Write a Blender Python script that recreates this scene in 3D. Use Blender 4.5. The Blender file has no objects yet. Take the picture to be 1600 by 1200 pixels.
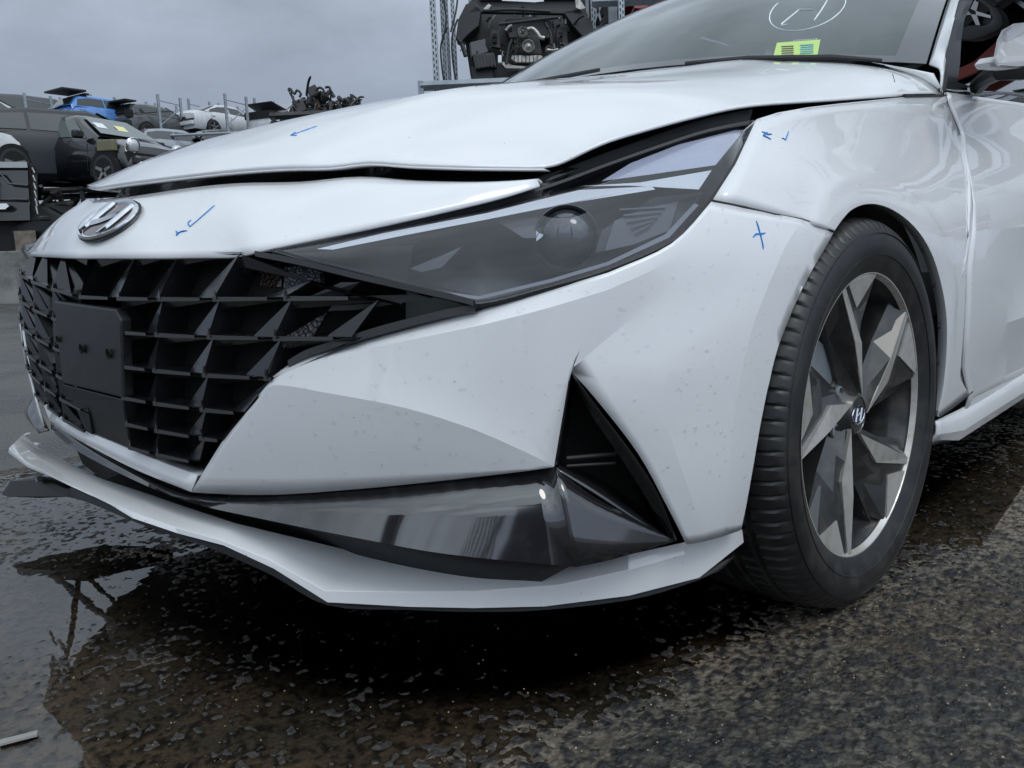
import bpy, bmesh, math, random
import numpy as np
from mathutils import Vector, Matrix
random.seed(7); rng = np.random.default_rng(11)
S = bpy.context.scene; C = S.collection
R = math.radians
# ------------------------------------------------------------------ camera
CAM = np.array([1.37039, 1.43355, 0.60675]); FPX = 1346.47
RM = np.array([[-0.69391, 0.71892, -0.04048], [-0.13992, -0.07948, 0.98697], [-0.70633, -0.69054, -0.15574]])
cd = bpy.data.cameras.new('camera'); cam = bpy.data.objects.new('camera', cd); C.objects.link(cam)
m = Matrix.Identity(4)
for i in range(3):
    m[i][0] = RM[0][i]; m[i][1] = RM[1][i]; m[i][2] = -RM[2][i]; m[i][3] = CAM[i]
cam.matrix_world = m
cd.sensor_fit = 'HORIZONTAL'; cd.sensor_width = 36; cd.lens = 36*FPX/1600; cd.clip_start = .02; cd.clip_end = 2000
S.camera = cam
# ------------------------------------------------------------------ sky, sun, exposure
W = bpy.data.worlds.new("World"); S.world = W; W.use_nodes = True
nt = W.node_tree; N = nt.nodes; L = nt.links; N.clear()
SUN_EL, SUN_AZ = R(54), R(82)     # azimuth from +x towards +y
out = N.new('ShaderNodeOutputWorld'); bg = N.new('ShaderNodeBackground'); bg.inputs[1].default_value = .1
sky = N.new('ShaderNodeTexSky'); sky.sky_type = 'NISHITA'; sky.sun_disc = False
sky.sun_elevation = SUN_EL; sky.sun_rotation = math.pi/2-SUN_AZ
tc = N.new('ShaderNodeTexCoord'); sep = N.new('ShaderNodeSeparateXYZ'); L.new(tc.outputs['Generated'], sep.inputs[0])
el = N.new('ShaderNodeValToRGB'); L.new(sep.outputs[2], el.inputs[0])
cr = el.color_ramp; cr.elements[0].position = 0; cr.elements[0].color = (.30, .35, .45, 1)
cr.elements[1].position = 1; cr.elements[1].color = (.70, .80, .89, 1)
for ps, c in ((.12, (.29, .345, .445, 1)), (.3, (.44, .50, .59, 1)), (.55, (.63, .72, .81, 1))):
    e = cr.elements.new(ps); e.color = c
# flatten the clouds towards the horizon: divide direction by its height
mz = N.new('ShaderNodeMath'); mz.operation = 'ADD'; L.new(sep.outputs[2], mz.inputs[0]); mz.inputs[1].default_value = .28
dv = N.new('ShaderNodeVectorMath'); dv.operation = 'DIVIDE'; L.new(tc.outputs['Generated'], dv.inputs[0])
cb = N.new('ShaderNodeCombineXYZ')
for i in range(3): L.new(mz.outputs[0], cb.inputs[i])
L.new(cb.outputs[0], dv.inputs[1])
nz = N.new('ShaderNodeTexNoise'); nz.inputs['Scale'].default_value = 2.7; nz.inputs['Detail'].default_value = 7; nz.inputs['Roughness'].default_value = .58
L.new(dv.outputs[0], nz.inputs['Vector'])
rp = N.new('ShaderNodeMapRange'); L.new(nz.outputs[0], rp.inputs[0]); rp.inputs[1].default_value = .3; rp.inputs[2].default_value = .7
rp.inputs[3].default_value = .66; rp.inputs[4].default_value = 1.34
# cloud contrast is soft near the horizon
lo = N.new('ShaderNodeMapRange'); L.new(sep.outputs[2], lo.inputs[0]); lo.inputs[1].default_value = .12; lo.inputs[2].default_value = .42
lo.inputs[3].default_value = .12; lo.inputs[4].default_value = 1
mx = N.new('ShaderNodeMix'); mx.data_type = 'FLOAT'; L.new(lo.outputs[0], mx.inputs[0]); mx.inputs[2].default_value = 1; L.new(rp.outputs[0], mx.inputs[3])
ml = N.new('ShaderNodeVectorMath'); ml.operation = 'SCALE'; L.new(el.outputs[0], ml.inputs[0]); L.new(mx.outputs[0], ml.inputs['Scale'])
# the overcast is brighter round the veiled sun, behind the camera
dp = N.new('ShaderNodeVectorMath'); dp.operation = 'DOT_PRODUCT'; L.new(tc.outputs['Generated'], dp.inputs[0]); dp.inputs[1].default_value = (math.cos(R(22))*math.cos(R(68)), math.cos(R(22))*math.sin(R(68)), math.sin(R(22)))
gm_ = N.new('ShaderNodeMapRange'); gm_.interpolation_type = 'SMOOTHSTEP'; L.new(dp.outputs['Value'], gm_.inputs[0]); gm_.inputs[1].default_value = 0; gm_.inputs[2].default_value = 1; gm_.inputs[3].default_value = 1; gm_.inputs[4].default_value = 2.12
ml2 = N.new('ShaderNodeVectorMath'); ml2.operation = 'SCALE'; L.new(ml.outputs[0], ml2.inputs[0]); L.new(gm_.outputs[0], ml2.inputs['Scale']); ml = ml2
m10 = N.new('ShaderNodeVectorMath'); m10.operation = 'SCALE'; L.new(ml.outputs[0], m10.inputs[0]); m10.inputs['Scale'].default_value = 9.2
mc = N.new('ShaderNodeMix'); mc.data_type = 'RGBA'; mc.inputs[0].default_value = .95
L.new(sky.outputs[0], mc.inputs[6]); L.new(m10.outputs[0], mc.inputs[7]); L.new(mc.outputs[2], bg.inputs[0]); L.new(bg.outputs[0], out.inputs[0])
sd = bpy.data.lights.new('sun', 'SUN'); sd.energy = .6; sd.angle = R(20); sd.color = (1, .96, .9)
so = bpy.data.objects.new('sun', sd); C.objects.link(so)
so.rotation_euler = Vector((math.cos(SUN_EL)*math.cos(SUN_AZ), math.cos(SUN_EL)*math.sin(SUN_AZ), math.sin(SUN_EL))).to_track_quat('Z', 'Y').to_euler()
S.view_settings.view_transform = 'Standard'; S.view_settings.look = 'None'; S.view_settings.exposure = 0.1; S.view_settings.gamma = 1
S.view_settings.use_curve_mapping = False
S.render.engine = 'CYCLES'

# ------------------------------------------------------------------ helpers
def ray(u, v):
    d = np.array([(u-800)/FPX, -(v-600)/FPX, 1.])@RM
    return d
def px(X):
    q = RM@(np.array(X)-CAM); return 800+FPX*q[0]/q[2], 600-FPX*q[1]/q[2]
def ax(u, v, a, val):                       # photo ray meets the plane coordinate a = val
    d = ray(u, v); return CAM+d*((val-CAM[a])/d[a])
def at(u, v, D): return CAM+ray(u, v)*D      # point D metres in front of the camera
ZB = [.05, .15, .22, .3, .45, .6, .7, .77, .88, .95, 1.1]; VB = [.86, .86, .88, .895, .908, .907, .875, .83, .80, .775, .72]
ZA = [.05, .15, .3, .45, .6, .65, .75]; VA = [.862, .866, .868, .872, .858, .828, .74]; NN = 2.8
def _smooth(zs, vs, sg=.028):
    z = np.linspace(-.1, 1.3, 281); v = np.interp(z, zs, vs); k = np.exp(-.5*((np.arange(-24, 25)*.005)/sg)**2); k /= k.sum()
    return z, np.convolve(np.pad(v, 24, mode='edge'), k, mode='valid')
ZB, VB = _smooth(ZB, VB); ZA, VA = _smooth(ZA, VA)
def hullF(X, off):
    A = np.interp(X[2], ZA, VA)+off; B = np.interp(X[2], ZB, VB)+off
    return (max(X[0], 0)/A)**NN+(abs(X[1])/B)**NN-1
def H(u, v, off=0.):                        # photo ray meets the body hull
    d = ray(u, v); t = .3; hit = False; best = (9, .8)
    while t < 3.6:
        f = hullF(CAM+d*t, off)
        if f < best[0]: best = (f, t)
        if f < 0: hit = True; break
        t += .004
    if not hit: return CAM+d*best[1]
    a, b = t-.004, t
    for _ in range(22):
        q = (a+b)/2
        if hullF(CAM+d*q, off) < 0: b = q
        else: a = q
    return CAM+d*b
def hy(x, z, off=0.):                       # hull half width at x, z
    A = np.interp(z, ZA, VA)+off; B = np.interp(z, ZB, VB)+off
    return B*max(0, 1-(max(x, 0)/A)**NN)**(1/NN)
def hx(y, z, off=0.):
    A = np.interp(z, ZA, VA)+off; B = np.interp(z, ZB, VB)+off
    return A*max(0, 1-(abs(y)/B)**NN)**(1/NN)
def wall(u, v, poly, ext=.25):                       # photo ray meets a vertical wall over a plan polyline
    d = ray(u, v); best = None
    for (a, b) in zip(poly[:-1], poly[1:]):
        ex, ey = b[0]-a[0], b[1]-a[1]; det = d[0]*(-ey)+ex*d[1]
        if abs(det) < 1e-9: continue
        rx, ry = a[0]-CAM[0], a[1]-CAM[1]
        t = (rx*(-ey)+ex*ry)/det; s = (d[0]*ry-d[1]*rx)/det
        e0 = -1e-6 if a is not poly[0] else -ext; e1 = 1+1e-6 if b is not poly[-1] else 1+ext
        if t > 0 and e0 <= s <= e1 and (best is None or t < best): best = t
    if best is None: print('wall ext', u, v); return wall(u, v, poly, ext+1.5) if ext < 6 else at(u, v, 1.2)
    return CAM+d*best
def cat(P, m):                              # Catmull-Rom through P, m steps per span
    P = [np.array(p, float) for p in P]
    if len(P) == 2: return [P[0]*(1-i/m)+P[1]*i/m for i in range(m+1)]
    Q = [2*P[0]-P[1]]+P+[2*P[-1]-P[-2]]; o = []
    for i in range(len(P)-1):
        a, b, c, d = Q[i:i+4]
        for k in range(m):
            t = k/m
            o.append(.5*(2*b+(c-a)*t+(2*a-5*b+4*c-d)*t*t+(3*b-a-3*c+d)*t**3))
    o.append(P[-1]); return o
def grid(rows, m=4, k=1, smooth=False):     # rows of matched points -> refined grid
    rr = [cat(r, m) for r in rows]
    if k == 1: return rr
    o = []; n = len(rr[0]); cols = []
    for j in range(n):
        c = [r[j] for r in rr]
        if smooth: cols.append(cat(c, k))
        else:
            q = []
            for a, b in zip(c[:-1], c[1:]): q += [a*(1-i/k)+b*i/k for i in range(k)]
            cols.append(q+[c[-1]])
    return [[cols[j][i] for j in range(n)] for i in range(len(cols[0]))]
def ob(name, me, parent=None, label=None, catg=None, group=None, kind=None):
    o = bpy.data.objects.new(name, me); C.objects.link(o)
    if parent is not None: o.parent = parent
    if label: o['label'] = label
    if catg: o['category'] = catg
    if group: o['group'] = group
    if kind: o['kind'] = kind
    return o
class MB:
    def __init__(s): s.v = []; s.f = []; s.mi = []
    def add(s, vs, fs, mi=0):
        n = len(s.v); s.v += [tuple(map(float, x)) for x in vs]; s.f += [tuple(n+i for i in f) for f in fs]; s.mi += [mi]*len(fs); return s
    def grid(s, g, mi=0):
        n = len(g[0]); return s.add([p for r in g for p in r], [(i*n+j, i*n+j+1, (i+1)*n+j+1, (i+1)*n+j) for i in range(len(g)-1) for j in range(n-1)], mi)
    def box(s, c, h, rot=None, mi=0):
        P = [Vector((sx*h[0], sy*h[1], sz*h[2])) for sx in (-1, 1) for sy in (-1, 1) for sz in (-1, 1)]
        if rot is not None: P = [rot@p for p in P]
        return s.add([Vector(c)+p for p in P], [(0, 1, 3, 2), (4, 6, 7, 5), (0, 4, 5, 1), (2, 3, 7, 6), (0, 2, 6, 4), (1, 5, 7, 3)], mi)
    def tube(s, pts, r, n=8, cap=True, mi=0):
        pts = [Vector(p) for p in pts]; rs = r if isinstance(r, (list, tuple)) else [r]*len(pts); rings = []
        for i, p in enumerate(pts):
            t = (pts[min(i+1, len(pts)-1)]-pts[max(i-1, 0)]).normalized()
            a = t.cross(Vector((0, 0, 1)) if abs(t.z) < .9 else Vector((1, 0, 0))).normalized(); b = t.cross(a)
            rings.append([p+(a*math.cos(q)+b*math.sin(q))*rs[i] for q in [2*math.pi*k/n for k in range(n)]])
        vs = [p for r_ in rings for p in r_]
        fs = [(i*n+j, i*n+(j+1) % n, (i+1)*n+(j+1) % n, (i+1)*n+j) for i in range(len(pts)-1) for j in range(n)]
        if cap: fs += [tuple(range(n))[::-1], tuple((len(pts)-1)*n+j for j in range(n))]
        return s.add(vs, fs, mi)
    def lathe(s, prof, n=48, axis='y', c=(0, 0, 0), mi=0):   # prof: (radius, along axis)
        vs = []
        for r, a in prof:
            for k in range(n):
                q = 2*math.pi*k/n; x, z = r*math.cos(q), r*math.sin(q)
                vs.append((c[0]+x, c[1]+a, c[2]+z) if axis == 'y' else ((c[0]+a, c[1]+x, c[2]+z) if axis == 'x' else (c[0]+x, c[1]+z, c[2]+a)))
        return s.add(vs, [(i*n+j, i*n+(j+1) % n, (i+1)*n+(j+1) % n, (i+1)*n+j) for i in range(len(prof)-1) for j in range(n)], mi)
    def prism(s, poly, vec, mi=0):
        n = len(poly); vec = np.array(vec); P = [np.array(p, float) for p in poly]
        return s.add(P+[p+vec for p in P], [tuple(range(n)), tuple(range(2*n-1, n-1, -1))]+[(i, i+n, (i+1) % n+n, (i+1) % n) for i in range(n)], mi)
    def build(s, name, mats, parent=None, ang=30, merge=1e-4, outward=None, solid=0, bevel=0, **kw):
        me = bpy.data.meshes.new(name); me.from_pydata(s.v, [], s.f)
        for mt in (mats if isinstance(mats, (list, tuple)) else [mats]): me.materials.append(mt)
        me.polygons.foreach_set('material_index', s.mi)
        bm = bmesh.new(); bm.from_mesh(me)
        if merge: bmesh.ops.remove_doubles(bm, verts=bm.verts, dist=merge)
        bmesh.ops.recalc_face_normals(bm, faces=bm.faces)
        if outward is not None:
            o = Vector(outward); t = sum((f.calc_center_median()-o).dot(f.normal)*f.calc_area() for f in bm.faces)
            if t < 0: bmesh.ops.reverse_faces(bm, faces=bm.faces)
        bm.to_mesh(me); bm.free()
        if ang: 
            me.polygons.foreach_set('use_smooth', [True]*len(me.polygons)); me.set_sharp_from_angle(angle=R(ang))
        o = ob(name, me, parent, **kw)
        if solid:
            md = o.modifiers.new('thickness', 'SOLIDIFY'); md.thickness = solid; md.offset = -1
        if bevel:
            md = o.modifiers.new('bevel', 'BEVEL'); md.width = bevel; md.segments = 2; md.limit_method = 'ANGLE'; md.angle_limit = R(35)
        return o
def mir(P, s=.085): return np.array([P[0], -P[1], P[2]+s*abs(P[1])])    # far side of the damaged, leaning body
def empty(name, loc, label, catg, group=None, rz=0):
    o = bpy.data.objects.new(name, None); C.objects.link(o); o.location = loc; o.rotation_euler = (0, 0, rz); o.empty_display_size = .1
    o['label'] = label; o['category'] = catg
    if group: o['group'] = group
    return o
# ------------------------------------------------------------------ materials
def mat(name, col, rough=.5, metal=0, coat=0, spec=.5, bump=None, trans=0, emit=None, noise=None, sheen=0, ior=None):
    M = bpy.data.materials.new(name); M.use_nodes = True; n = M.node_tree.nodes; l = M.node_tree.links; b = n['Principled BSDF']
    b.inputs['Base Color'].default_value = (*col, 1); b.inputs['Roughness'].default_value = rough; b.inputs['Metallic'].default_value = metal
    b.inputs['Coat Weight'].default_value = coat; b.inputs['Coat Roughness'].default_value = .02; b.inputs['Specular IOR Level'].default_value = spec
    b.inputs['Transmission Weight'].default_value = trans
    if ior: b.inputs['IOR'].default_value = ior
    if emit: b.inputs['Emission Color'].default_value = (*emit[0], 1); b.inputs['Emission Strength'].default_value = emit[1]
    tcn = n.new('ShaderNodeTexCoord')
    if noise:                                # (scale, colour 2, lo, hi[, rough2])
        t = n.new('ShaderNodeTexNoise'); t.inputs['Scale'].default_value = noise[0]; t.inputs['Detail'].default_value = 8; t.inputs['Roughness'].default_value = .65
        l.new(tcn.outputs['Object'], t.inputs[0])
        mr = n.new('ShaderNodeMapRange'); mr.inputs[1].default_value = noise[2]; mr.inputs[2].default_value = noise[3]; l.new(t.outputs[0], mr.inputs[0])
        mxn = n.new('ShaderNodeMix'); mxn.data_type = 'RGBA'; l.new(mr.outputs[0], mxn.inputs[0])
        mxn.inputs[6].default_value = (*col, 1); mxn.inputs[7].default_value = (*noise[1], 1); l.new(mxn.outputs[2], b.inputs['Base Color'])
        if len(noise) > 4:
            m2 = n.new('ShaderNodeMapRange'); l.new(mr.outputs[0], m2.inputs[0]); m2.inputs[3].default_value = rough; m2.inputs[4].default_value = noise[4]
            l.new(m2.outputs[0], b.inputs['Roughness'])
    if bump:                                 # list of (scale, distance, kind)
        prev = None
        for sc, dist, kd in bump:
            t = n.new('ShaderNodeTexVoronoi' if kd == 'v' else 'ShaderNodeTexNoise'); t.inputs['Scale'].default_value = sc
            if kd != 'v': t.inputs['Detail'].default_value = 5
            l.new(tcn.outputs['Object'], t.inputs['Vector'])
            bp = n.new('ShaderNodeBump'); bp.inputs['Distance'].default_value = dist; bp.inputs['Strength'].default_value = 1
            l.new(t.outputs[0], bp.inputs['Height'])
            if prev: l.new(prev.outputs[0], bp.inputs['Normal'])
            prev = bp
        l.new(prev.outputs[0], b.inputs['Normal'])
    return M
def glassy(name, tint, gloss_mul=1., rough=0.0, veil=None):
    M = bpy.data.materials.new(name); M.use_nodes = True; n = M.node_tree.nodes; l = M.node_tree.links; n.clear()
    o = n.new('ShaderNodeOutputMaterial'); t = n.new('ShaderNodeBsdfTransparent'); t.inputs[0].default_value = (*tint, 1)
    g = n.new('ShaderNodeBsdfGlossy'); g.inputs['Roughness'].default_value = rough
    f = n.new('ShaderNodeFresnel'); ge = n.new('ShaderNodeNewGeometry'); io = n.new('ShaderNodeMix'); io.data_type = 'FLOAT'; io.inputs[2].default_value = 1.5; io.inputs[3].default_value = 1/1.5; l.new(ge.outputs['Backfacing'], io.inputs[0]); l.new(io.outputs[0], f.inputs[0])
    mu = n.new('ShaderNodeMath'); mu.operation = 'MULTIPLY'; mu.use_clamp = True; mu.inputs[1].default_value = gloss_mul; l.new(f.outputs[0], mu.inputs[0])
    x = n.new('ShaderNodeMixShader'); l.new(mu.outputs[0], x.inputs[0]); l.new(t.outputs[0], x.inputs[1]); l.new(g.outputs[0], x.inputs[2])
    if veil:
        d = n.new('ShaderNodeBsdfDiffuse'); d.inputs[0].default_value = (*veil[0], 1); x2 = n.new('ShaderNodeMixShader'); x2.inputs[0].default_value = veil[1]
        l.new(x.outputs[0], x2.inputs[1]); l.new(d.outputs[0], x2.inputs[2]); x = x2
    l.new(x.outputs[0], o.inputs[0]); return M
WHITE = mat('white_paint', (.78, .79, .80), .35, coat=1, noise=(3.0, (.74, .755, .765), .45, .75))
def fine_drops(M, sc=900., dist=.0004):
    n = M.node_tree.nodes; l = M.node_tree.links; b = n['Principled BSDF']; tcn = n.new('ShaderNodeTexCoord')
    v = n.new('ShaderNodeTexVoronoi'); v.inputs['Scale'].default_value = 260; l.new(tcn.outputs['Object'], v.inputs['Vector'])
    mr = n.new('ShaderNodeMapRange'); mr.inputs[1].default_value = .12; mr.inputs[2].default_value = .3; mr.inputs[3].default_value = 1; mr.inputs[4].default_value = 0; l.new(v.outputs[0], mr.inputs[0])
    z = n.new('ShaderNodeTexNoise'); z.inputs['Scale'].default_value = 9; l.new(tcn.outputs['Object'], z.inputs[0])
    m2 = n.new('ShaderNodeMapRange'); m2.inputs[1].default_value = .5; m2.inputs[2].default_value = .6; l.new(z.outputs[0], m2.inputs[0])
    m3 = n.new('ShaderNodeMath'); m3.operation = 'MULTIPLY'; l.new(mr.outputs[0], m3.inputs[0]); l.new(m2.outputs[0], m3.inputs[1])
    bp = n.new('ShaderNodeBump'); bp.inputs['Distance'].default_value = dist; bp.inputs['Strength'].default_value = 1; l.new(m3.outputs[0], bp.inputs['Height'])
    l.new(bp.outputs[0], b.inputs['Coat Normal'])
fine_drops(WHITE)
def specks(M, sc, lo_, hi_, col):
    n = M.node_tree.nodes; l = M.node_tree.links; b = n['Principled BSDF']; src = b.inputs['Base Color'].links[0].from_socket; tcn = n.new('ShaderNodeTexCoord')
    v = n.new('ShaderNodeTexVoronoi'); v.inputs['Scale'].default_value = sc; l.new(tcn.outputs['Object'], v.inputs['Vector'])
    mr = n.new('ShaderNodeMapRange'); mr.inputs[1].default_value = lo_; mr.inputs[2].default_value = hi_; mr.inputs[3].default_value = 1; mr.inputs[4].default_value = 0; l.new(v.outputs['Distance'], mr.inputs[0])
    z = n.new('ShaderNodeTexNoise'); z.inputs['Scale'].default_value = 26; l.new(tcn.outputs['Object'], z.inputs[0]); m2 = n.new('ShaderNodeMapRange'); m2.inputs[1].default_value = .54; m2.inputs[2].default_value = .62; l.new(z.outputs[0], m2.inputs[0])
    m3 = n.new('ShaderNodeMath'); m3.operation = 'MULTIPLY'; l.new(mr.outputs[0], m3.inputs[0]); l.new(m2.outputs[0], m3.inputs[1])
    mxn = n.new('ShaderNodeMix'); mxn.data_type = 'RGBA'; l.new(m3.outputs[0], mxn.inputs[0]); l.new(src, mxn.inputs[6]); mxn.inputs[7].default_value = (*col, 1); l.new(mxn.outputs[2], b.inputs['Base Color'])
specks(WHITE, 75, .05, .09, (.30, .28, .25))
PIANO = mat('piano_black_plastic', (.012, .012, .014), .06, ior=2.0, noise=(40., (.03, .03, .032), .5, .8))
GLOSSB = mat('glossy_black_plastic', (.006, .006, .007), .18, coat=.6)
MATB = mat('matte_black_plastic', (.018, .018, .02), .55, bump=[(600., .0003, 'n')])
PLATEB = mat('scuffed_black_plastic', (.009, .009, .010), .38, noise=(30., (.03, .03, .032), .5, .75, .55))
BLADEG = mat('blade_gloss_black', (.02, .02, .022), .12, ior=2.4)
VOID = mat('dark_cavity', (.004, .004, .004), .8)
CHROME = mat('chrome', (.75, .77, .8), .05, metal=1)
STEEL = mat('galvanised_steel', (.30, .33, .36), .5, metal=.5, noise=(6., (.20, .23, .26), .4, .7))
RUBBER = mat('tyre_rubber', (.022, .022, .023), .5, noise=(14., (.045, .043, .04), .5, .75, .75))
RUBBERW = mat('wet_tyre_rubber', (.012, .012, .013), .38, noise=(20., (.035, .034, .03), .45, .7, .6))
RIMD = mat('dark_rim_paint', (.035, .036, .037), .3, metal=.3, coat=.5, noise=(22., (.11, .10, .085), .5, .8, .6))
RIMM = mat('machined_rim_face', (.62, .60, .57), .3, metal=.55, noise=(35., (.40, .36, .29), .45, .75, .5))
RUST = mat('rusty_brake_disc', (.16, .07, .035), .6, metal=.4, noise=(25., (.08, .05, .04), .4, .7))
REFL = mat('lamp_reflector', (.55, .57, .62), .25, metal=.6)
LGREY = mat('lamp_diffuser', (.88, .90, .90), .35, bump=[(420., .0006, 'v')])
LAV = mat('lamp_top_reflector', (.66, .67, .78), .3, metal=.1, bump=[(160., .001, 'n')])
BEZEL = mat('lamp_bezel', (.028, .030, .035), .3, noise=(8., (.05, .052, .06), .4, .7))
LENS = glassy('clear_lamp_lens', (.80, .82, .87), 1.45)
WGLASS = glassy('windscreen_glass', (.24, .31, .32), 1.7, veil=((.24, .33, .34), .12))  # even greenish diffuse layer mixed into the glass
SGLASS = glassy('side_window_glass', (.035, .04, .045), 2.2)
FRIT = mat('dark_glass_border', (.03, .03, .04), .1, coat=1)
BLUEINK = mat('blue_wax_pen', (.03, .24, .62), .6)
WHITEINK = mat('white_wax_pen', (.75, .82, .85), .7)
GREENP = mat('yellow_green_paper', (.50, .70, .22), .7); DARKP = mat('dark_print', (.12, .07, .12), .7); BLUEP = mat('blue_print', (.12, .42, .55), .7)
PAPER = mat('white_paper', (.75, .77, .78), .7); YPAPER = mat('yellow_paper', (.75, .72, .35), .7)
SEAM = mat('dark_seam', (.02, .02, .022), .6)
DROP = glassy('water_drop', (.985, .99, 1.0), 1.5)
# ================================================================== the white car
car = empty('white_sedan', (0, 0, 0), 'large white sedan in the foreground with sprung bonnet and hanging front lip', 'car')
def Hs(L, off=0.): return [H(u, v, off) for u, v in L]
def H4(u, v, w=0.): return np.append(H(u, v, w), w)
def snap(g):
    o = []
    for r in g:
        q = []
        for P in r:
            x, y, z, w = P; A = np.interp(z, ZA, VA)+w; B = np.interp(z, ZB, VB)+w
            if x <= 0: q.append(np.array([x, math.copysign(B, y), z])); continue
            k = ((abs(x)/A)**NN+(abs(y)/B)**NN)**(-1/NN); q.append(np.array([x*k, y*k, z]))
        o.append(q)
    return o
def G4(rows, m=4, k=1, smooth=False): return snap(grid(rows, m, k, smooth))
def v3(L): return [p[:3] for p in L]
NOSE_W = [(.805, -.44), (.86, -.2), (.868, 0), (.86, .2), (.805, .44), (.70, .53), (.55, .61), (.41, .662)]
G1 = [(.72, -.33), (.765, -.15), (.775, 0), (.765, .15), (.72, .33), (.63, .49), (.53, .58), (.40, .66), (.2, .735), (0, .775), (-.2, .79), (-.45, .80)]
# ---- nose panel carrying the badge
nl = [wall(u, v, NOSE_W) for u, v in ((39, 400), (95, 402), (150, 403), (220, 403), (300, 402), (370, 401), (410, 391), (500, 372), (600, 351), (700, 329), (780, 310), (844, 291))]
nu = [wall(u, v, G1) for u, v in ((132, 318), (145, 314), (161, 312), (190, 309), (225, 304), (300, 293), (375, 286), (469, 284), (562, 276), (650, 282), (750, 284), (848, 284))]
def bulge(a, b, t, h, up=(0.75, 0, .66)):
    return a*(1-t)+b*t+np.array(up)*h*4*t*(1-t)
nf = [mir(p) for p in nl[5:]][::-1]; nfu = [mir(p) for p in nu[6:]][::-1]+[nu[1]*0+mir(nu[5])][:0]
lowrow = [mir(p, .035) for p in nl[::-1][:6]]+nl[1:]
uprow = [mir(p, .06) for p in nu[::-1][:6]]+nu[1:]
rows = [lowrow]+[[bulge(a, b, t, .010) for a, b in zip(lowrow, uprow)] for t in (.25, .5, .75)]+[uprow]
nose = MB().grid(grid(rows, 4, 3, True)).build('nose_panel', WHITE, car, outward=(0, 0, .4), solid=.004)
# ---- bonnet
edge_px = [(132, 303), (150, 292), (169, 289), (225, 281), (300, 272), (375, 264), (450, 259), (514, 258), (577, 251), (640, 255), (740, 258), (850, 259)]
he = [wall(u, v, G1) for u, v in edge_px]
side_px = [(880, 251), (940, 223), (1000, 204), (1100, 178), (1180, 163), (1300, 155), (1412, 148), (1473, 146.5)]
hside = [wall(u, v, G1) for u, v in side_px]
near_edge = [he[-1]]+hside                       # runs back along the near side
def cowl(y): return np.array([-.47-.13*(y/.78)**2, y, 1.040-.054*abs(y/.78)**2.2-.040*(y/.78)])
zc_x = [-.6, -.5, -.24, .01, .23, .40, .54, .68, .78]; zc_z = [1.022, 1.004, .956, .926, .899, .872, .840, .793, .742]
KP = 5
def hood_z(x, y, ze, ye, zef):
    zc = np.interp(x, zc_x, zc_z); s = abs(y)/ye; e = ze if y > 0 else zef
    te = max(0, min(1, (-x+.4)/.9)); d = zc-e
    return zc-d*((1-.5*te)*s**2.3+.5*te*s**6)
def front_pt(s): # s -1..1 along front edge
    P = front_c; t = (s+1)/2*(len(P)-1); i = min(int(t), len(P)-2); f = t-i; return P[i]*(1-f)+P[i+1]*f
ff = [mir(p) for p in he[::-1][:6]]+he[1:]; front_c = ff
# near edge & far edge as curves of matched parameter
ncurve = cat(near_edge, 4); fcurve = [mir(p) for p in ncurve]
nR = len(ncurve); rows = []
rowF = cat(ff, 3)
rowF = rowF[:-4]+[rowF[-5+k//3]*(1-(k % 3)/3)+rowF[-4+k//3]*((k % 3)/3) for k in range(3, 12)]+[rowF[-1]]
rowF = [mir(p) for p in rowF[::-1][:10]]+rowF[10:] if False else rowF; nC = len(rowF)
fy = [p[1]/abs(rowF[-1][1] if p[1] > 0 else rowF[0][1]) for p in rowF]
for i in range(nR):
    t = i/(nR-1); a, b = fcurve[i], ncurve[i]; row = []
    for j, p0 in enumerate(rowF):
        s = np.clip(fy[j], -1, 1); y = s*b[1]
        # plan: blend front line shape into cowl line
        xf = p0[0]; xc = cowl(y)[0]; xe0 = near_edge[0][0]; xe1 = ncurve[-1][0]
        te = (xe0-b[0])/(xe0-xe1)
        x = xf+(xc-xf)*te if abs(s) < .999 else b[0]
        w = abs(s)**6; x = x*(1-w)+b[0]*w
        z = hood_z(x, y, b[2], abs(b[1]), a[2])
        if i == 0: row.append(p0)
        else:
            k = min(1, te/.28); k = k*k*(3-2*k)
            zf = p0[2]+(hood_z(x, y, b[2], abs(b[1]), a[2])-hood_z(xf, p0[1], ncurve[0][2], abs(rowF[-1][1]), fcurve[0][2]))
            z = zf*(1-k)+z*k
            # pressed character line beside the centre
            cz = cowl(y)[2]-.006; ee = b[2] if y > 0 else a[2]; cz = cz-(cz-ee)*abs(s)**16
            k2 = te**KP; z = z*(1-k2)+cz*k2
            z += .006*math.exp(-((abs(y)-.34-.1*te)/.05)**2)*k
            row.append(np.array([x, y, z]))
    rows.append(row)
hood = MB().grid(rows).build('bonnet', WHITE, car, outward=(0, 0, 0), ang=50, solid=.004)
hoodrows = rows
# folded bonnet edge and black carrier beneath
lipr = [[p, p+np.array([-.012, 0, -.006])] for p in rowF]
MB().grid([[q[0]*1+np.array([0, 0, -.004]) for q in lipr], [q[1] for q in lipr]]).build('bonnet_hem', WHITE, car, solid=.002)
gl = cat(uprow, 3); gu = cat(ff, 3)
d1 = [p+np.array([-.012, 0, -.004]) for p in gl]; d2 = [np.array([q[0]-.05, q[1]*.98, (p[2]+q[2])/2-.008]) for p, q in zip(gl, gu)]; d3 = [p+np.array([-.075, 0, .0]) for p in gu]
MB().grid([d1, d2, d3]).build('front_carrier', GLOSSB, car, solid=.004)
bay = [[p+np.array([0, 0, -.03-.05*min(1, i/6)]) for p in r] for i, r in enumerate(hoodrows)]
MB().grid(bay[::2]).build('engine_bay_dark', VOID, car)  # black sheet under the bonnet, coloured to stand in for the bay's shade
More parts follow.
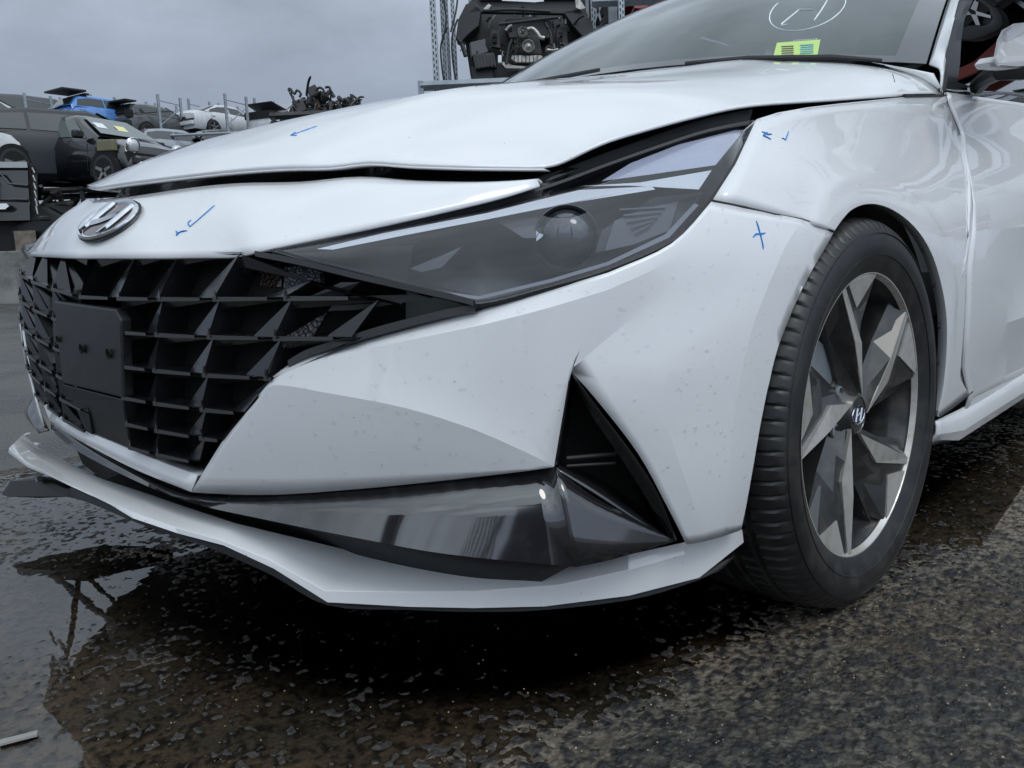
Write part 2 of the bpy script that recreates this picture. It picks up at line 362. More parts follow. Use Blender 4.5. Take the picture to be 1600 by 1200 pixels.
# ---- bumper cover (near half) from patches
R0 = ([(404, 617), (425, 589), (470, 560), (535, 541), (625, 515), (750, 482), (855, 454), (950, 426), (1050, 380), (1112, 315)])
R1p = [(404, 619), (428, 592), (470, 573), (537, 553), (631, 533), (756, 507), (850, 483), (950, 453), (1040, 412), (1098, 374)]
inn = [0, .006, .014, .018, .019, .015, .008, .003, 0, 0]
R0 = [H4(u, v, -w) for (u, v), w in zip(R0, inn)]
R1 = [H4(u, v) for u, v in R1p]
A2 = [H4(404, 622, .0), H4(428, 602, .003), H4(500, 612, .008), H4(631, 637, .011), H4(750, 675, .008), H4(866, 727, .0), H4(879, 650, -.003), H4(891, 578, -.004), H4(985, 500, -.003), H4(1085, 438, 0)]
Am = [(a*.5+b*.5) for a, b in zip(R1, A2)]
bump = MB()
for i0, i1 in ((0, 5), (5, 7), (7, 9)):
    bump.grid(G4([R0[i0:i1+1], R1[i0:i1+1]], 4, 4)); bump.grid(G4([R1[i0:i1+1], A2[i0:i1+1]], 4, 4))
D0 = A2[:6]; Dm = [H4(345, 693)]+[H4(u, v, w) for u, v, w in ((400, 690, .002), (480, 690, .004), (600, 700, .005), (735, 712, .003), (866, 728.4, .0))]
D1 = [H4(u, v, w) for u, v, w in ((299, 769, 0), (350, 772, -.003), (430, 773, -.004), (560, 764, -.004), (710, 749, -.003), (865.5, 730, .0))]
bump.grid(G4([D0, Dm, D1], 4, 3))
FL = [((1112, 315), 0), ((1098, 374), 0), ((1085, 438), 0), ((985, 500), -.003), ((891, 578), -.004), ((935, 628), 0), ((998, 710), 0), ((1042, 790), 0), ((1073, 851), 0)]
FM1 = [(1170, 326), (1168, 390), (1140, 450), (1085, 520), (1040, 590), (1040, 650), (1060, 720), (1085, 790), (1100, 846)]
FM = [(1253, 343), (1228, 384), (1203, 440), (1180, 500), (1163, 560), (1151, 625), (1143, 700), (1137, 770), (1130, 838)]
FR = [(1303, 362), (1270, 420), (1240, 480), (1215, 545), (1199, 610), (1187, 670), (1175, 740), (1166, 790), (1158, 828)]
c0 = [H4(a[0], a[1], w) for a, w in FL]; c1 = [H4(u, v, w) for (u, v), w in zip(FM1, (0, 0, .001, .003, .005, .005, .005, .004, .003))]; c2 = [H4(u, v, w) for (u, v), w in zip(FM, (.002, .003, .004, .005, .005, .005, .005, .005, .004))]; c3 = [H4(u, v, -.001) for u, v in FR]

bump.grid(G4([q[:3] for q in (c0, c1, c2, c3)], 4, 4)); bump.grid(G4([q[2:5] for q in (c0, c1, c2, c3)], 4, 4)); bump.grid(G4([q[4:] for q in (c0, c1, c2, c3)], 4, 4))
c3 = v3(c3); c2 = v3(c2); c4 = [p+np.array([-.004, -.03, 0]) for p in c3]
bump.grid(grid([c3, c4], 4, 1))
half = MB(); half.v = list(bump.v); half.f = list(bump.f); half.mi = list(bump.mi)
bumper = bump.build('bumper_cover', WHITE, car, ang=6.5, merge=6e-4, outward=(.3, .4, .4), solid=.003)
half.v = [tuple(mir(p)) for p in half.v]; half.f = [f[::-1] for f in half.f]
half.build('bumper_cover', WHITE, car, ang=14, merge=6e-4, outward=(.3, -.4, .4), solid=.003)
# crease strip (top chamfer corner of the flare) is part of the cover; white frame under the grille
sI = [(308, 742), (245, 719), (175, 690), (133, 672), (84, 641)]; sO = [(298, 768.5), (210, 733), (140, 697), (105, 677), (78.5, 657.5)]
ri = Hs(sI, -.006); ro = Hs(sO, .002)
fr = MB().grid(grid([ri, ro], 5, 2))
fr.grid(grid([[p+np.array([-.05, 0, .0]) for p in ri], ri], 5, 1))
frame = fr.build('grille_surround', WHITE, car, ang=25, outward=(.3, 0, .4), solid=.003)
# ---- lower gloss-black trim
tU = [(79, 659.5), (140, 699), (210, 735), (298, 770), (430, 774.5), (560, 765.5), (710, 750.5), (866, 731)]
tL = [(80, 672), (115, 701), (190, 741), (290, 783), (420, 813), (560, 841), (700, 866), (900, 886)]
u_ = [H4(u, v, -.006) for u, v in tU]; l_ = [H4(u, v, w) for (u, v), w in zip(tL, (-.008, -.002, .004, .010, .018, .024, .028, .030))]
u_ = v3(u_); l_ = v3(l_); tr = MB().grid(grid([u_, l_], 5, 2)); tr.grid(grid([l_, [p+np.array([-.05, -.02, -.004]) for p in l_]], 5, 1))
tr.build('lower_trim', PIANO, car, ang=20, outward=(.3, 0, .4), solid=.003)
wing = MB(); a, b, c = H(866, 731, -.006), H(900, 886, .030), H(1056, 844.5, -.004)
md = [(1-t)*a+t*c for t in (0, .25, .5, .75, 1)]; mb_ = [(1-t)*b+t*c for t in (0, .25, .5, .75, 1)]
wing.grid(grid([[a, H(930, 777, -.006), H(1000, 815, -.005), c], [b, H(945, 877, .02), H(1000, 862, .009), c+np.array([0, 0, -.001])]], 4, 3))
wing.build('lower_trim_corner', PIANO, car, ang=20, merge=1e-5, outward=(.3, 0, .4), solid=.003)
MB().grid([[mir(p) for p in r] for r in grid([u_[3:], l_[3:]], 5, 3)]).build('lower_trim', PIANO, car, ang=20, outward=(.3, 0, .4), solid=.003)
# ---- corner air vent
vent = MB(); vo = [(893, 583), (935, 640), (990, 712), (1030, 775), (1056, 844)]; vi = [(892, 605), (915, 645), (955, 705), (990, 762), (1030, 832)]
ou = Hs(vo, -.003); of = Hs([(898, 600), (925, 650), (968, 712), (1006, 772), (1045, 838)], -.012); iv = Hs(vi, -.05)
MB().grid(grid([ou, of, iv], 4, 2)).build('vent_surround', GLOSSB, car, ang=25, solid=.002)
MB().grid(grid([Hs([(892, 583), (880, 650), (867, 727)], -.004), Hs([(897, 600), (890, 655), (880, 722)], -.06)], 4, 1)).build('vent_side', GLOSSB, car, solid=.002)
MB().grid(grid([Hs([(867, 730), (930, 770), (1000, 815), (1052, 844)], -.006), Hs([(880, 722), (940, 750), (1010, 800), (1045, 835)], -.07)], 4, 1)).build('vent_floor', PIANO, car, solid=.002)
vb = Hs([(885, 575), (960, 650), (1060, 845), (870, 735)], -.075)
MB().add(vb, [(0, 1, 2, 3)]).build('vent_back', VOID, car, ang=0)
s0, s1 = H(885, 716, -.035), H(962, 709, -.03)
MB().tube([s0, s1], .003, 6).build('vent_slat', MATB, car)
MB().tube([s0+np.array([0, 0, -.010]), s1+np.array([0, 0, -.012])], .002, 6).build('vent_slat', MATB, car)
# ---- underlying black crash structure between trim and lip
g0 = l_; g1 = [H(u, v, w) for u, v, w in ((110, 705, -.10), (150, 735, -.10), (210, 765, -.10), (310, 800, -.09), (430, 830, -.08), (570, 860, -.06), (710, 882, -.04), (820, 886, -.03))]
MB().grid(grid([[p+np.array([-.03, -.01, 0]) for p in g0], [p+np.array([-.02, 0, -.03]) for p in g1], [p+np.array([-.16, -.11, -.02]) for p in g1]], 5, 2)).build('underlying_crash_pad', MATB, car, solid=.003)
# ---- hanging front lip
LW = [(.78, -1.2), (.82, -.85), (.84, -.60), (.862, -.35), (.876, 0), (.872, .2), (.84, .37), (.79, .475), (.69, .615), (.585, .708), (.45, .785), (.375, .812), (.30, .842)]
LWu = [(.73, -1.2), (.77, -.80), (.79, -.54), (.808, -.29), (.818, 0), (.81, .19), (.785, .33), (.74, .435), (.655, .58), (.56, .688), (.44, .782), (.37, .815), (.30, .845)]
def sh(Wl, d): return [(a-d, b-d*.7) for a, b in Wl]
def outw(Wl, d): return [(a+d*(1 if i < 8 else max(0, 1-(i-7)/3)), b+d*.6*(0 if i < 5 else 1 if i < 8 else max(0, 1-(i-7)/3))) for i, (a, b) in enumerate(Wl)]
LW = outw(LW, .03)
U = [(36, 680), (60, 701), (105, 724), (157, 750), (227, 773), (297, 797), (367, 820), (455, 841), (560, 866), (697, 887), (815, 885.5), (894, 887), (981, 868), (1060, 849), (1157, 826)]
Mi = [(14, 702), (42, 724), (95, 752), (140, 774), (205, 803), (275, 826), (345, 845), (420, 875), (509, 924), (640, 926), (740, 925), (872, 915), (981, 891), (1069, 865), (1158, 828)]
Lo = [(15, 706), (46, 729), (105, 757), (147, 776), (210, 808), (280, 831), (352, 850), (430, 886), (513, 938), (640, 945), (740, 947), (850, 944.5), (981, 928), (1091, 900), (1160, 845)]
ur = [wall(u, v, LWu) for u, v in U]; zu = [.250, .248, .252, .252, .252, .252, .250, .234, .205, .193, .188]
for i, z in enumerate(zu):
    q = ax(U[i][0], U[i][1], 2, z); k = 1 if i < 9 else (.8, .5)[i-9]; ur[i] = q*k+ur[i]*(1-k); mr_ = [wall(u, v, LW) for u, v in Mi]; lr = [wall(u, v, sh(LW, -.001)) for u, v in Lo]
print('LIP z', [round(float(p[2]), 3) for p in mr_], [round(float(p[1]), 2) for p in mr_])
lp = MB().grid(grid([ur, mr_], 1, 2)); lp.grid(grid([mr_, lr], 1, 1)); lp.grid(grid([lr, [p+np.array([-.03, -.02, .004]) for p in lr]], 1, 1))
lp.build('front_lip', WHITE, car, bevel=.0015, ang=25, merge=1e-5, outward=(.3, 0, .9), solid=.003)
kU = [p+np.array([-.012, -.008, .0]) for p in lr[2:]]
kL = [wall(u, v, sh(LW, .008)) for u, v in ((104, 776), (140, 786), (209, 815), (280, 841), (335, 859), (425, 899), (513, 946), (640, 953), (740, 956), (850, 953), (985, 937), (1075, 912), (1128, 890))]
kU[-1] = wall(1150, 868, sh(LW, .006))
MB().grid(grid([kU, kL, [p+np.array([-.25, -.12, .01]) for p in kL]], 4, 1)).build('lip_skirt', MATB, car, ang=25, solid=.003)
# torn undertray piece lying out to the side
ty = [(2, 773), (16, 752), (60, 750), (110, 757), (118, 776), (60, 778), (12, 776)]
TW = [(.62, -1.2), (.74, -.9), (.84, -.5), (.87, -.2)]
tp = [ax(u, v, 2, z) for (u, v), z in zip(ty, (.085, .115, .115, .115, .085, .085, .085))]
MB().prism(tp, (-.20, .03, .0)).build('torn_undertray', MATB, car, ang=20)
for (a, b, c_, d_) in (((60, 752), (170, 715), .0, .009), ((105, 760), (62, 748), .01, .006), ((120, 757), (215, 720), .02, .006)):
    p0 = ax(a[0], a[1], 2, .11); p1 = ax(b[0], b[1], 2, .20); MB().tube([p0, (p0+p1)/2+np.array([0, 0, .004]), p1], d_, 6).build('torn_bracket', STEEL if c_ < .01 else MATB, car)
ck = [wall(u, v, LWu) for u, v in ((36, 680), (44, 676), (40, 684))]
MB().tube([wall(37, 681, LWu), wall(46, 677, LWu)], .003, 6).build('lip_clip', PAPER, car)
MB().tube([wall(53, 694, LWu), wall(62, 695, LWu)], .004, 6).build('lip_clip', PAPER, car)
# underbody
ub = MB(); up = [(x, y) for x, y in ((-3.7, -.78), (.45, -.78), (.70, -.55), (.76, 0), (.70, .55), (.45, .74), (.36, .55), (-.36, .55), (-.4, .8), (-2.3, .8), (-2.35, .55), (-3.1, .55), (-3.15, .8), (-3.7, .78))]
ub.prism([(x, y, .17) for x, y in up], (0, 0, .05)); ub.build('underbody', MATB, car, ang=0)
# ---- grille
def HG(y, z, d=0.): return np.array([hx(y, z)-d, y, z])
bk = [[HG(y, z, .075) for y in np.linspace(-.56, .585, 16)] for z in (.29, .36, .45, .55, .615)]
for r in bk:
    for j, p in enumerate(r): r[j] = p+np.array([0, 0, .085*abs(p[1]) if p[1] < 0 else 0])
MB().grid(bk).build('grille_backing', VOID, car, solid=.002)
FACETB = mat('grille_facet_gloss', (.010, .0105, .012), .12, ior=1.65, noise=(30., (.018, .018, .02), .5, .75, .3))
GRILLEB = mat('grille_black', (.016, .017, .019), .16, coat=.6, noise=(18., (.03, .03, .033), .5, .75, .4))
yc = [-.50, -.375, -.255, -.135, -.01, .135, .255, .378, .495, .60]
ylow = lambda y, z: y*(1-.62*max(0, .56-z)) if abs(y) > .14 else y
zr = [.622, .558, .509, .459, .412, .372, .336]
def gp(y, i, d=0.):
    z = zr[i]; z += (.10*abs(y) if y < 0 else 0)+.02*0
    zz = z; yy = ylow(y, zr[i]); x = hx(yy, zr[i]); return np.array([x-d, yy*(1-d*.3), zz])
def edge_ok(y, z):      # inside the grille opening (near side boundary)
    lim = np.interp(z, [.29, .317, .366, .437, .469, .493, .53], [.28, .314, .371, .449, .487, .545, .70]); return lim
for i in range(6):
    for j in range(len(yc)-1):
        if j == 0 and i == 0: continue
        y0, y1 = yc[j], yc[j+1]; zb = zr[i+1]; zt = zr[i]
        lb, lt = edge_ok(abs(y0), zb), edge_ok(0, zt)
        if min(abs(y0), abs(y1)) > max(lt, lb)-.015: continue
        if i >= 1 and -.12 < y0+.01 and y1 < .16: continue
        lean = .035 if i == 0 else .012
        q = [gp(y0, i+1), gp(y1, i+1), gp(y1, i), gp(y0, i)]
        if y0 > -.02:
            q[2] = gp(y1+lean, i); q[3] = gp(y0+lean, i)
        # clip to the opening
        q2 = []
        for p_ in q:
            l_m = edge_ok(0, p_[2]-(.10*abs(p_[1]) if p_[1] < 0 else 0))+.004
            zt_ = np.interp(abs(p_[1]), [.40, .45, .60, .70], [.62, .603, .556, .53])+(.085*abs(p_[1]) if p_[1] < 0 else 0)
            if p_[2] > zt_: p_ = np.array([hx(p_[1], zt_), p_[1], zt_])
            if abs(p_[1]) > l_m:
                yy = math.copysign(l_m, p_[1]); p_ = np.array([hx(yy, p_[2]), yy, p_[2]])
            q2.append(p_)
        BL, BR, TR, TL = q2
        if np.linalg.norm(BL-BR) < .02 and np.linalg.norm(TL-TR) < .02: continue
        dv_ = np.array([-.045, -.012, 0]); sgn = 1 if y0 > -.02 else -1
        iBL = BL*.94+TR*.06; iBR = BR*.70+BL*.28+TR*.02; iTR = TR*.72+BL*.16+BR*.12; iTL = TL*.66+BL*.30+BR*.04
        if sgn < 0: iBR = BR*.94+TL*.06; iBL = BL*.70+BR*.28+TL*.02; iTL = TL*.72+BR*.16+BL*.12; iTR = TR*.66+BR*.30+BL*.04
        I_ = [p_+dv_ for p_ in (iBL, iBR, iTR, iTL)]
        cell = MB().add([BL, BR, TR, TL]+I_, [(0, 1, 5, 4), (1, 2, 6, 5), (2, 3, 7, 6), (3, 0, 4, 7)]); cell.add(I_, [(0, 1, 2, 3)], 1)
        A_, B_, Ct, Dt = (BR, BL, TR, TL) if sgn > 0 else (BL, BR, TL, TR)
        ins = np.array([-.010, -.003*sgn, 0]); p1 = A_*.60+B_*.40+ins; p2 = Dt*.70+B_*.30+ins*.8
        cell.add([A_+np.array([.001, 0, .001]), Ct+np.array([.001, 0, 0]), p1], [(0, 1, 2)], 2); cell.add([Ct+np.array([.001, 0, -.002]), Dt+np.array([.001, 0, -.002]), p2, Ct*.9+A_*.1+ins*.5], [(0, 1, 2, 3)], 2)
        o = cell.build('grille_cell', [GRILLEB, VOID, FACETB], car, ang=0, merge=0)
        # bright moulded front edge of the blade, with a raised tooth at the node
        e = MB(); fw = np.array([.004, .002, 0]); a_, b_ = BL+fw, BL*.22+BR*.78+fw
        e.add([a_+np.array([0, 0, .0022]), b_+np.array([0, 0, .0012]), b_-np.array([0, 0, .003]), a_-np.array([0, 0, .004]), a_-fw*2, b_-fw*2], [(0, 1, 2, 3), (0, 1, 5, 4), (3, 2, 5, 4)])
        e.add([BL+fw*.6+np.array([0, -.001, -.003]), BL+np.array([.004, .012, .0]), BL+np.array([-.002, .003, .006]), BL+np.array([0, .001, .012])], [(0, 1, 2), (0, 2, 3), (1, 3, 2), (0, 3, 1)])
        e.build('grille_blade', BLADEG, car, ang=0, merge=0)
# white flange of the far cover edge standing beside the grille
fi = [ax(u, v, 1, y+.05) for u, v, y in ((84, 641, -.315), (72, 608, -.35), (63, 576, -.385), (54, 545, -.42), (46, 512, -.455), (43, 490, -.475))]
fo = [ax(u, v, 1, y+.05) for u, v, y in ((78, 658, -.32), (64, 622, -.36), (52, 588, -.395), (42, 556, -.43), (35, 520, -.465), (37, 497, -.485))]
MB().grid(grid([fi, fo, [p+np.array([-.05, -.03, 0]) for p in fo]], 4, 1)).build('grille_flange', WHITE, car, ang=25, solid=.003)
# number plate bracket and its lower carrier
pq = [H(u, v, .008) for u, v in ((83, 470), (178, 483), (188, 500), (192, 622), (97, 599))]
pl = MB().prism(pq, (-.018, 0, 0)); plate = pl.build('plate_bracket', PLATEB, car, ang=0, bevel=.003)
for u, v, s in ((90, 530, .004), (127, 545, .0055), (169, 553, .0055)):
    p = H(u, v, .0085); MB().lathe([(s*1.5, .001), (s*1.5, 0), (s, 0), (s, -.003), (.0001, -.003)], 14, 'x', p).build('screw_hole', VOID, plate)
lq = [H(u, v, w) for u, v, w in ((97, 600, .004), (192, 624, .004), (196, 660, .002), (207, 703, -.004), (133, 672, -.004), (112, 625, .0))]
MB().prism(lq, (-.02, 0, 0)).build('lower_plate_carrier', PLATEB, car, ang=0, bevel=.002)
# wing elements of the grille: satin strips, lamp, blades
def strip(L, w, mt, name, off=.0, th=.01, par=None):
    P = cat([H(u, v, off) for u, v in L], 4); o = MB(); g = [[p+np.array([-th, -th*.6, 0]) for p in P], [p+np.array([0, 0, w/2]) for p in P], [p-np.array([0, 0, w/2]) for p in P], [p+np.array([-th, -th*.6, -w]) for p in P]]
    return o.grid(g).build(name, mt, par or car, ang=30)
SATIN = mat('satin_grey_trim', (.055, .055, .058), .3, coat=.4)
strip([(398, 396), (470, 410), (560, 432), (650, 452), (722, 468), (740, 474)], .007, SATIN, 'grille_upper_moulding', .001, .012)
strip([(742, 482), (700, 488), (600, 513), (530, 535), (480, 551), (450, 568)], .008, SATIN, 'grille_side_moulding', -.004, .012)
strip([(425, 398), (520, 419), (620, 444), (700, 463), (748, 479)], .005, GLOSSB, 'headlight_gasket', -.002, .012)
def plate3(L, off, mt, name, th=.012):
    P = [H(u, v, off if not isinstance(off, (list, tuple)) else off[i]) for i, (u, v) in enumerate(L)]
    return MB().prism(P, (-th, -th*.5, 0)).build(name, mt, car, ang=0)
plate3([(478, 466), (533, 441), (562, 441), (536, 463)], [-.02, -.01, -.004, -.02], SATIN, 'grille_fin', .01)
plate3([(512, 486), (531, 464), (652, 460), (674, 466), (560, 484)], [-.01, -.002, -.004, -.004, -.012], SATIN, 'grille_fin', .01)
DOTG = mat('dimpled_black_plastic', (.02, .02, .022), .25, bump=[(170., .004, 'v')])
plate3([(432, 534), (511, 488), (486, 531)], [-.004, -.01, -.004], DOTG, 'grille_fin', .01)
lampm = mat('amber_turn_lamp', (.04, .02, .012), .15, coat=1, bump=[(220., .004, 'v')]); lampc = mat('clear_turn_lamp', (.35, .37, .40), .12, metal=.6, bump=[(200., .006, 'v')])
plate3([(404, 412), (438, 411), (440, 448), (407, 449)], -.045, lampm, 'turn_lamp', .01)
plate3([(445, 416), (500, 420), (502, 455), (443, 452)], -.04, lampc, 'turn_lamp', .01)
plate3([(396, 404), (480, 425), (540, 462), (395, 462)], -.075, VOID, 'grille_pocket', .004)
# mirror image of the mouldings on the far side
for L_, w_, nm in (([(398, 396), (470, 410), (560, 432), (650, 452), (740, 474)], .006, 'grille_upper_moulding'), ([(742, 482), (600, 513), (480, 551), (450, 568)], .008, 'grille_side_moulding')):
    P = [mir(H(u, v)) for u, v in L_]; MB().tube(P, w_*.6, 6).build(nm, SATIN, car)
# ---- headlights
hl = MB()
HE = [(.81, .44), (.70, .525), (.55, .60), (.41, .65), (.30, .70), (.2, .745), (.1, .775), (0, .80)]
hb = [(427, 393), (520, 419), (620, 444), (700, 463), (750, 475), (860, 448), (950, 421), (1050, 376), (1112, 314), (1150, 256), (1178, 199)]
ht = [(428, 391.5), (500, 378), (600, 357), (700, 335), (780, 316), (870, 288), (940, 262), (1010, 237), (1090, 210), (1140, 198), (1177, 191)]
hbl = Hs(hb, -.004); htl = [wall(u, v, HE) for u, v in ht]
def bow(a, b, h, t): return a*(1-t)+b*t+np.array([.6, .7, .1])*h*4*t*(1-t)
bw = [.002, .006, .012, .018, .022, .024, .022, .018, .012, .006, .001]
lens = grid([hbl]+[[bow(a, b, h, t) for a, b, h in zip(hbl, htl, bw)] for t in (.25, .5, .75)]+[htl], 4, 3, True)
light = MB().grid([[p+np.array([-.10, -.07, -.004]) for p in r] for r in lens]).build('headlight', BEZEL, car, ang=40)
def lensbox(sgn):
    o = MB(); o.grid(lens if sgn > 0 else [[mir(p) for p in r] for r in lens]); return o
lensbox(1).build('headlight_lens', LENS, light, ang=60, outward=(0, 0, .5))
# black rim of the lens
rim_ = [lens[0][i] for i in range(len(lens[0]))]+[r[-1] for r in lens]+lens[-1][::-1]
MB().tube([p+np.array([-.004, -.003, 0]) for p in rim_], .0045, 6).build('headlight_rim', MATB, light)
in2 = [r for r in lens]
MB().grid([[p+np.array([-.10, -.07, -.004])*(k) for p in lens[0]] for k in (0.03, .5, 1)]).build('headlight_wall', BEZEL, light)
MB().grid([[p+np.array([-.10, -.07, -.004])*(k) for p in lens[-1]] for k in (0.03, .5, 1)]).build('headlight_wall', BEZEL, light)
from mathutils.bvhtree import BVHTree
def tree(o): return BVHTree.FromPolygons([v.co for v in o.data.vertices], [p.vertices for p in o.data.polygons])
lens_o = [c for c in light.children if c.name.startswith('headlight_lens')][0]
TL_ = tree(lens_o)
def cast(T, u, v, push=0.):
    d = Vector(ray(u, v)).normalized(); h = T.ray_cast(Vector(CAM), d)
    if h[0] is None: return None
    n = h[1] if h[1].dot(d) < 0 else -h[1]
    return np.array(h[0]+n*push)
def inlamp(L, depth, mt, name, th=.004):
    P = []
    for i, (u, v) in enumerate(L):
        dd = depth[i] if isinstance(depth, (list, tuple)) else depth
        p = cast(TL_, u, v)
        if p is None:
            p = min((q for r in lens for q in r), key=lambda q: (px(q)[0]-u)**2+(px(q)[1]-v)**2)
        P.append(p+np.array(ray(u, v))*dd)
    d = np.array(ray(L[0][0], L[0][1])); d /= np.linalg.norm(d)
    return MB().prism(P, d*th).build(name, mt, light, ang=0)
inlamp([(495, 389), (600, 364), (760, 333), (880, 303), (905, 297), (1018, 291), (1024, 296), (905, 315), (760, 343), (640, 366), (520, 390)], .008, LGREY, 'daylight_strip')
inlamp([(905, 291), (1000, 285), (1112, 266), (1092, 296), (985, 290)], .008, LGREY, 'daylight_strip')
inlamp([(940, 283), (985, 255), (1060, 226), (1150, 203), (1163, 203), (1118, 258), (1020, 272)], .010, LAV, 'top_reflector')
inlamp([(1020, 309), (1100, 300), (1070, 345), (1020, 372), (930, 395), (940, 360)], .045, BEZEL, 'lamp_step')
inlamp([(640, 420), (700, 395), (722, 385), (690, 418), (660, 425)], .03, mat('lamp_step_paint', (.06, .063, .072), .3), 'lamp_step')
inlamp([(960, 345), (1010, 325), (1060, 315), (1046, 360), (990, 382), (945, 392)], .035, mat('lamp_step_paint', (.10, .103, .115), .3), 'lamp_step')
for k in range(5):
    inlamp([(968+k*6, 326+k*9), (1040-k*6, 322+k*7), (1040-k*6, 324+k*7), (968+k*6, 328.5+k*9)], .03, mat('lamp_rib_grey', (.10, .105, .12), .3) if k == 0 else bpy.data.materials['lamp_rib_grey'], 'lamp_rib', .002)
pc = cast(TL_, 885, 372)+np.array(ray(885, 372))*.05; pn = Vector((.75, .62, -.05)).normalized()
Mq = pn.to_track_quat('Y', 'Z').to_matrix()
def orient(o, c):
    for v in o.data.vertices: v.co = Mq@v.co+Vector(c)
BALL = mat('projector_glass', (.04, .042, .05), .03, coat=1, spec=.8)
orient(MB().lathe([(.038, -.012), (.035, -.002), (.028, .008), (.018, .014), (.008, .017), (.0005, .0175)], 40).build('projector_lens', BALL, light, ang=60), pc)
orient(MB().lathe([(.042, -.02), (.043, -.004), (.042, .0), (.038, -.008), (.037, -.02)], 40).build('projector_ring', bpy.data.materials['lamp_rib_grey'], light, ang=40), pc)
inlamp([(838, 358), (852, 346), (878, 342), (868, 350), (845, 372), (838, 377)], .03, CHROME, 'lamp_reflector_tab')
inlamp([(470, 399), (560, 424), (640, 444), (700, 456), (748, 463), (860, 436), (950, 409), (1040, 366), (1085, 318), (1092, 320), (1046, 371), (952, 414), (862, 441), (748, 468), (698, 461), (636, 449), (556, 429), (466, 402)], .012, mat('lamp_edge_grey', (.22, .225, .25), .3), 'lamp_inner_edge', .002)
inlamp([(775, 345), (838, 338), (850, 350), (838, 372), (818, 372), (800, 360)], .03, mat('lamp_mid_grey', (.09, .093, .10), .25), 'lamp_step')
farlight = MB().grid([[mir(p+np.array([-.10, -.07, -.004])) for p in r] for r in lens]).build('headlight', BEZEL, car, ang=40)
lensbox(-1).build('headlight_lens', LENS, farlight, ang=60)
# black shut-gap band over the headlight
gb0 = [p+np.array([-.006, -.004, -.004]) for p in cat(htl, 4)]; gb1 = [wall(px(p)[0], px(p)[1]-26, [(a-.03, b-.03) for a, b in HE]) for p in gb0]
MB().grid([gb0, [ (a+b)/2+np.array([-.03, -.03, -.03]) for a, b in zip(gb0, gb1)], gb1]).build('bonnet_gap_channel', MATB, car, solid=.002)
# ---- front wing (fender) as a fan round the wheel arch
arc_n = 17; AC = (0., .317)
angs = [62.5, 66, 71, 78, 86, 95, 104, 114, 124, 134, 144, 153, 161, 169, 177, 184, 190]
outer = [(1113, 314), (1150, 256), (1178, 196), (1183, 186), (1215, 176), (1260, 168), (1310, 162), (1360, 157), (1410, 152), (1478, 150), (1481, 164), (1502, 214), (1511, 285), (1512, 400), (1507, 500), (1500, 590), (1514, 617)]
def lerpL(L, m):
    o = []
    for a, b in zip(L[:-1], L[1:]):
        for k in range(m): o.append(tuple(np.array(a)*(1-k/m)+np.array(b)*k/m))
    return o+[tuple(L[-1])]
op = Hs(outer)
ANG = [a[0] for a in lerpL([(a,) for a in angs], 3)]; OUT = [H(u, v) for u, v in lerpL(outer, 3)]
def arch(a, r, off):
    x = r*math.cos(R(a)); z = AC[1]+r*math.sin(R(a)); return np.array([x, hy(x, z, off), z])
def arad(a): return np.interp(a, [62.5, 75, 95, 130, 160, 185, 190], [.331, .335, .335, .337, .342, .347, .349])
c3n = c3[0]; row0 = []
for a in ANG: row0.append(arch(a, arad(a), -.001))
row0[-1] = H(1468, 651, -.001)
dxz = (c3n-row0[0])*np.array([1, 0, 1])
for i in range(6): 
    q = row0[i]+dxz*(1-i/6); row0[i] = np.array([q[0], hy(q[0], q[2], -.001), q[2]])
prof = [(0, -.001), (.010, .0005), (.030, .002), (.052, .0032), (.062, .0018), (.075, 0), (.10, 0)]
rows = [[p+np.array([0, -.016, 0]) for p in row0]]
tm = 0
for dr, off in prof:
    rr = []
    for i, a in enumerate(ANG):
        e = row0[i]; o3 = OUT[i]; dist = np.linalg.norm((o3-e)[[0, 2]]); tt = min(.92, dr/max(.001, dist))
        f = max(0, min(1, (182-a)/30)); x = e[0]+(o3[0]-e[0])*tt; z = e[2]+(o3[2]-e[2])*tt
        rr.append(np.array([x, hy(x, z, off*f if off > 0 else off), z]))
    rows.append(rr)
L_ = rows[-1]
for t in (.2, .4, .6, .8):
    rows.append([np.array([x, hy(x, z), z]) for x, z in [((1-t)*L_[i][0]+t*OUT[i][0], (1-t)*L_[i][2]+t*OUT[i][2]) for i in range(len(ANG))]])
rows.append(OUT)
fend = MB().grid(rows).build('front_wing', WHITE, car, ang=30, outward=(0, 0, .4), solid=.002)
rtop = [p+np.array([0, -.02, -.012]) for p in op[3:10]]
MB().grid([op[3:10], rtop, [p+np.array([0, -.03, -.05]) for p in rtop]]).build('wing_flange', WHITE, car, solid=.002)
MB().grid([[mir(p) for p in r] for r in rows]).build('front_wing', WHITE, car, ang=30, outward=(0, 0, .4), solid=.002)
# wheel arch liner
MB().grid([[np.array([(.352)*math.cos(R(a)), min(.50+(.372)*t, .50+(hy(.352*math.cos(R(a)), max(.1, .317+.352*math.sin(R(a))))-.022-.50)*t), .317+.352*math.sin(R(a))]) for a in range(-26, 208, 6)] for t in (0, .5, 1)]).build('wheel_arch_liner', MATB, car, solid=.003)
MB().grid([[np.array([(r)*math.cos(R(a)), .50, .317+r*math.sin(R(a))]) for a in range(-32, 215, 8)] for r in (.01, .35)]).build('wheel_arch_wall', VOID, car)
for a in (85, 100, 115, 130, 145, 160, 172, 183):
    q = arch(a, .338, -.02); MB().lathe([(.006, .006), (.005, .008), (.0005, .009)], 8, 'y', q).build('liner_clip', MATB, car)
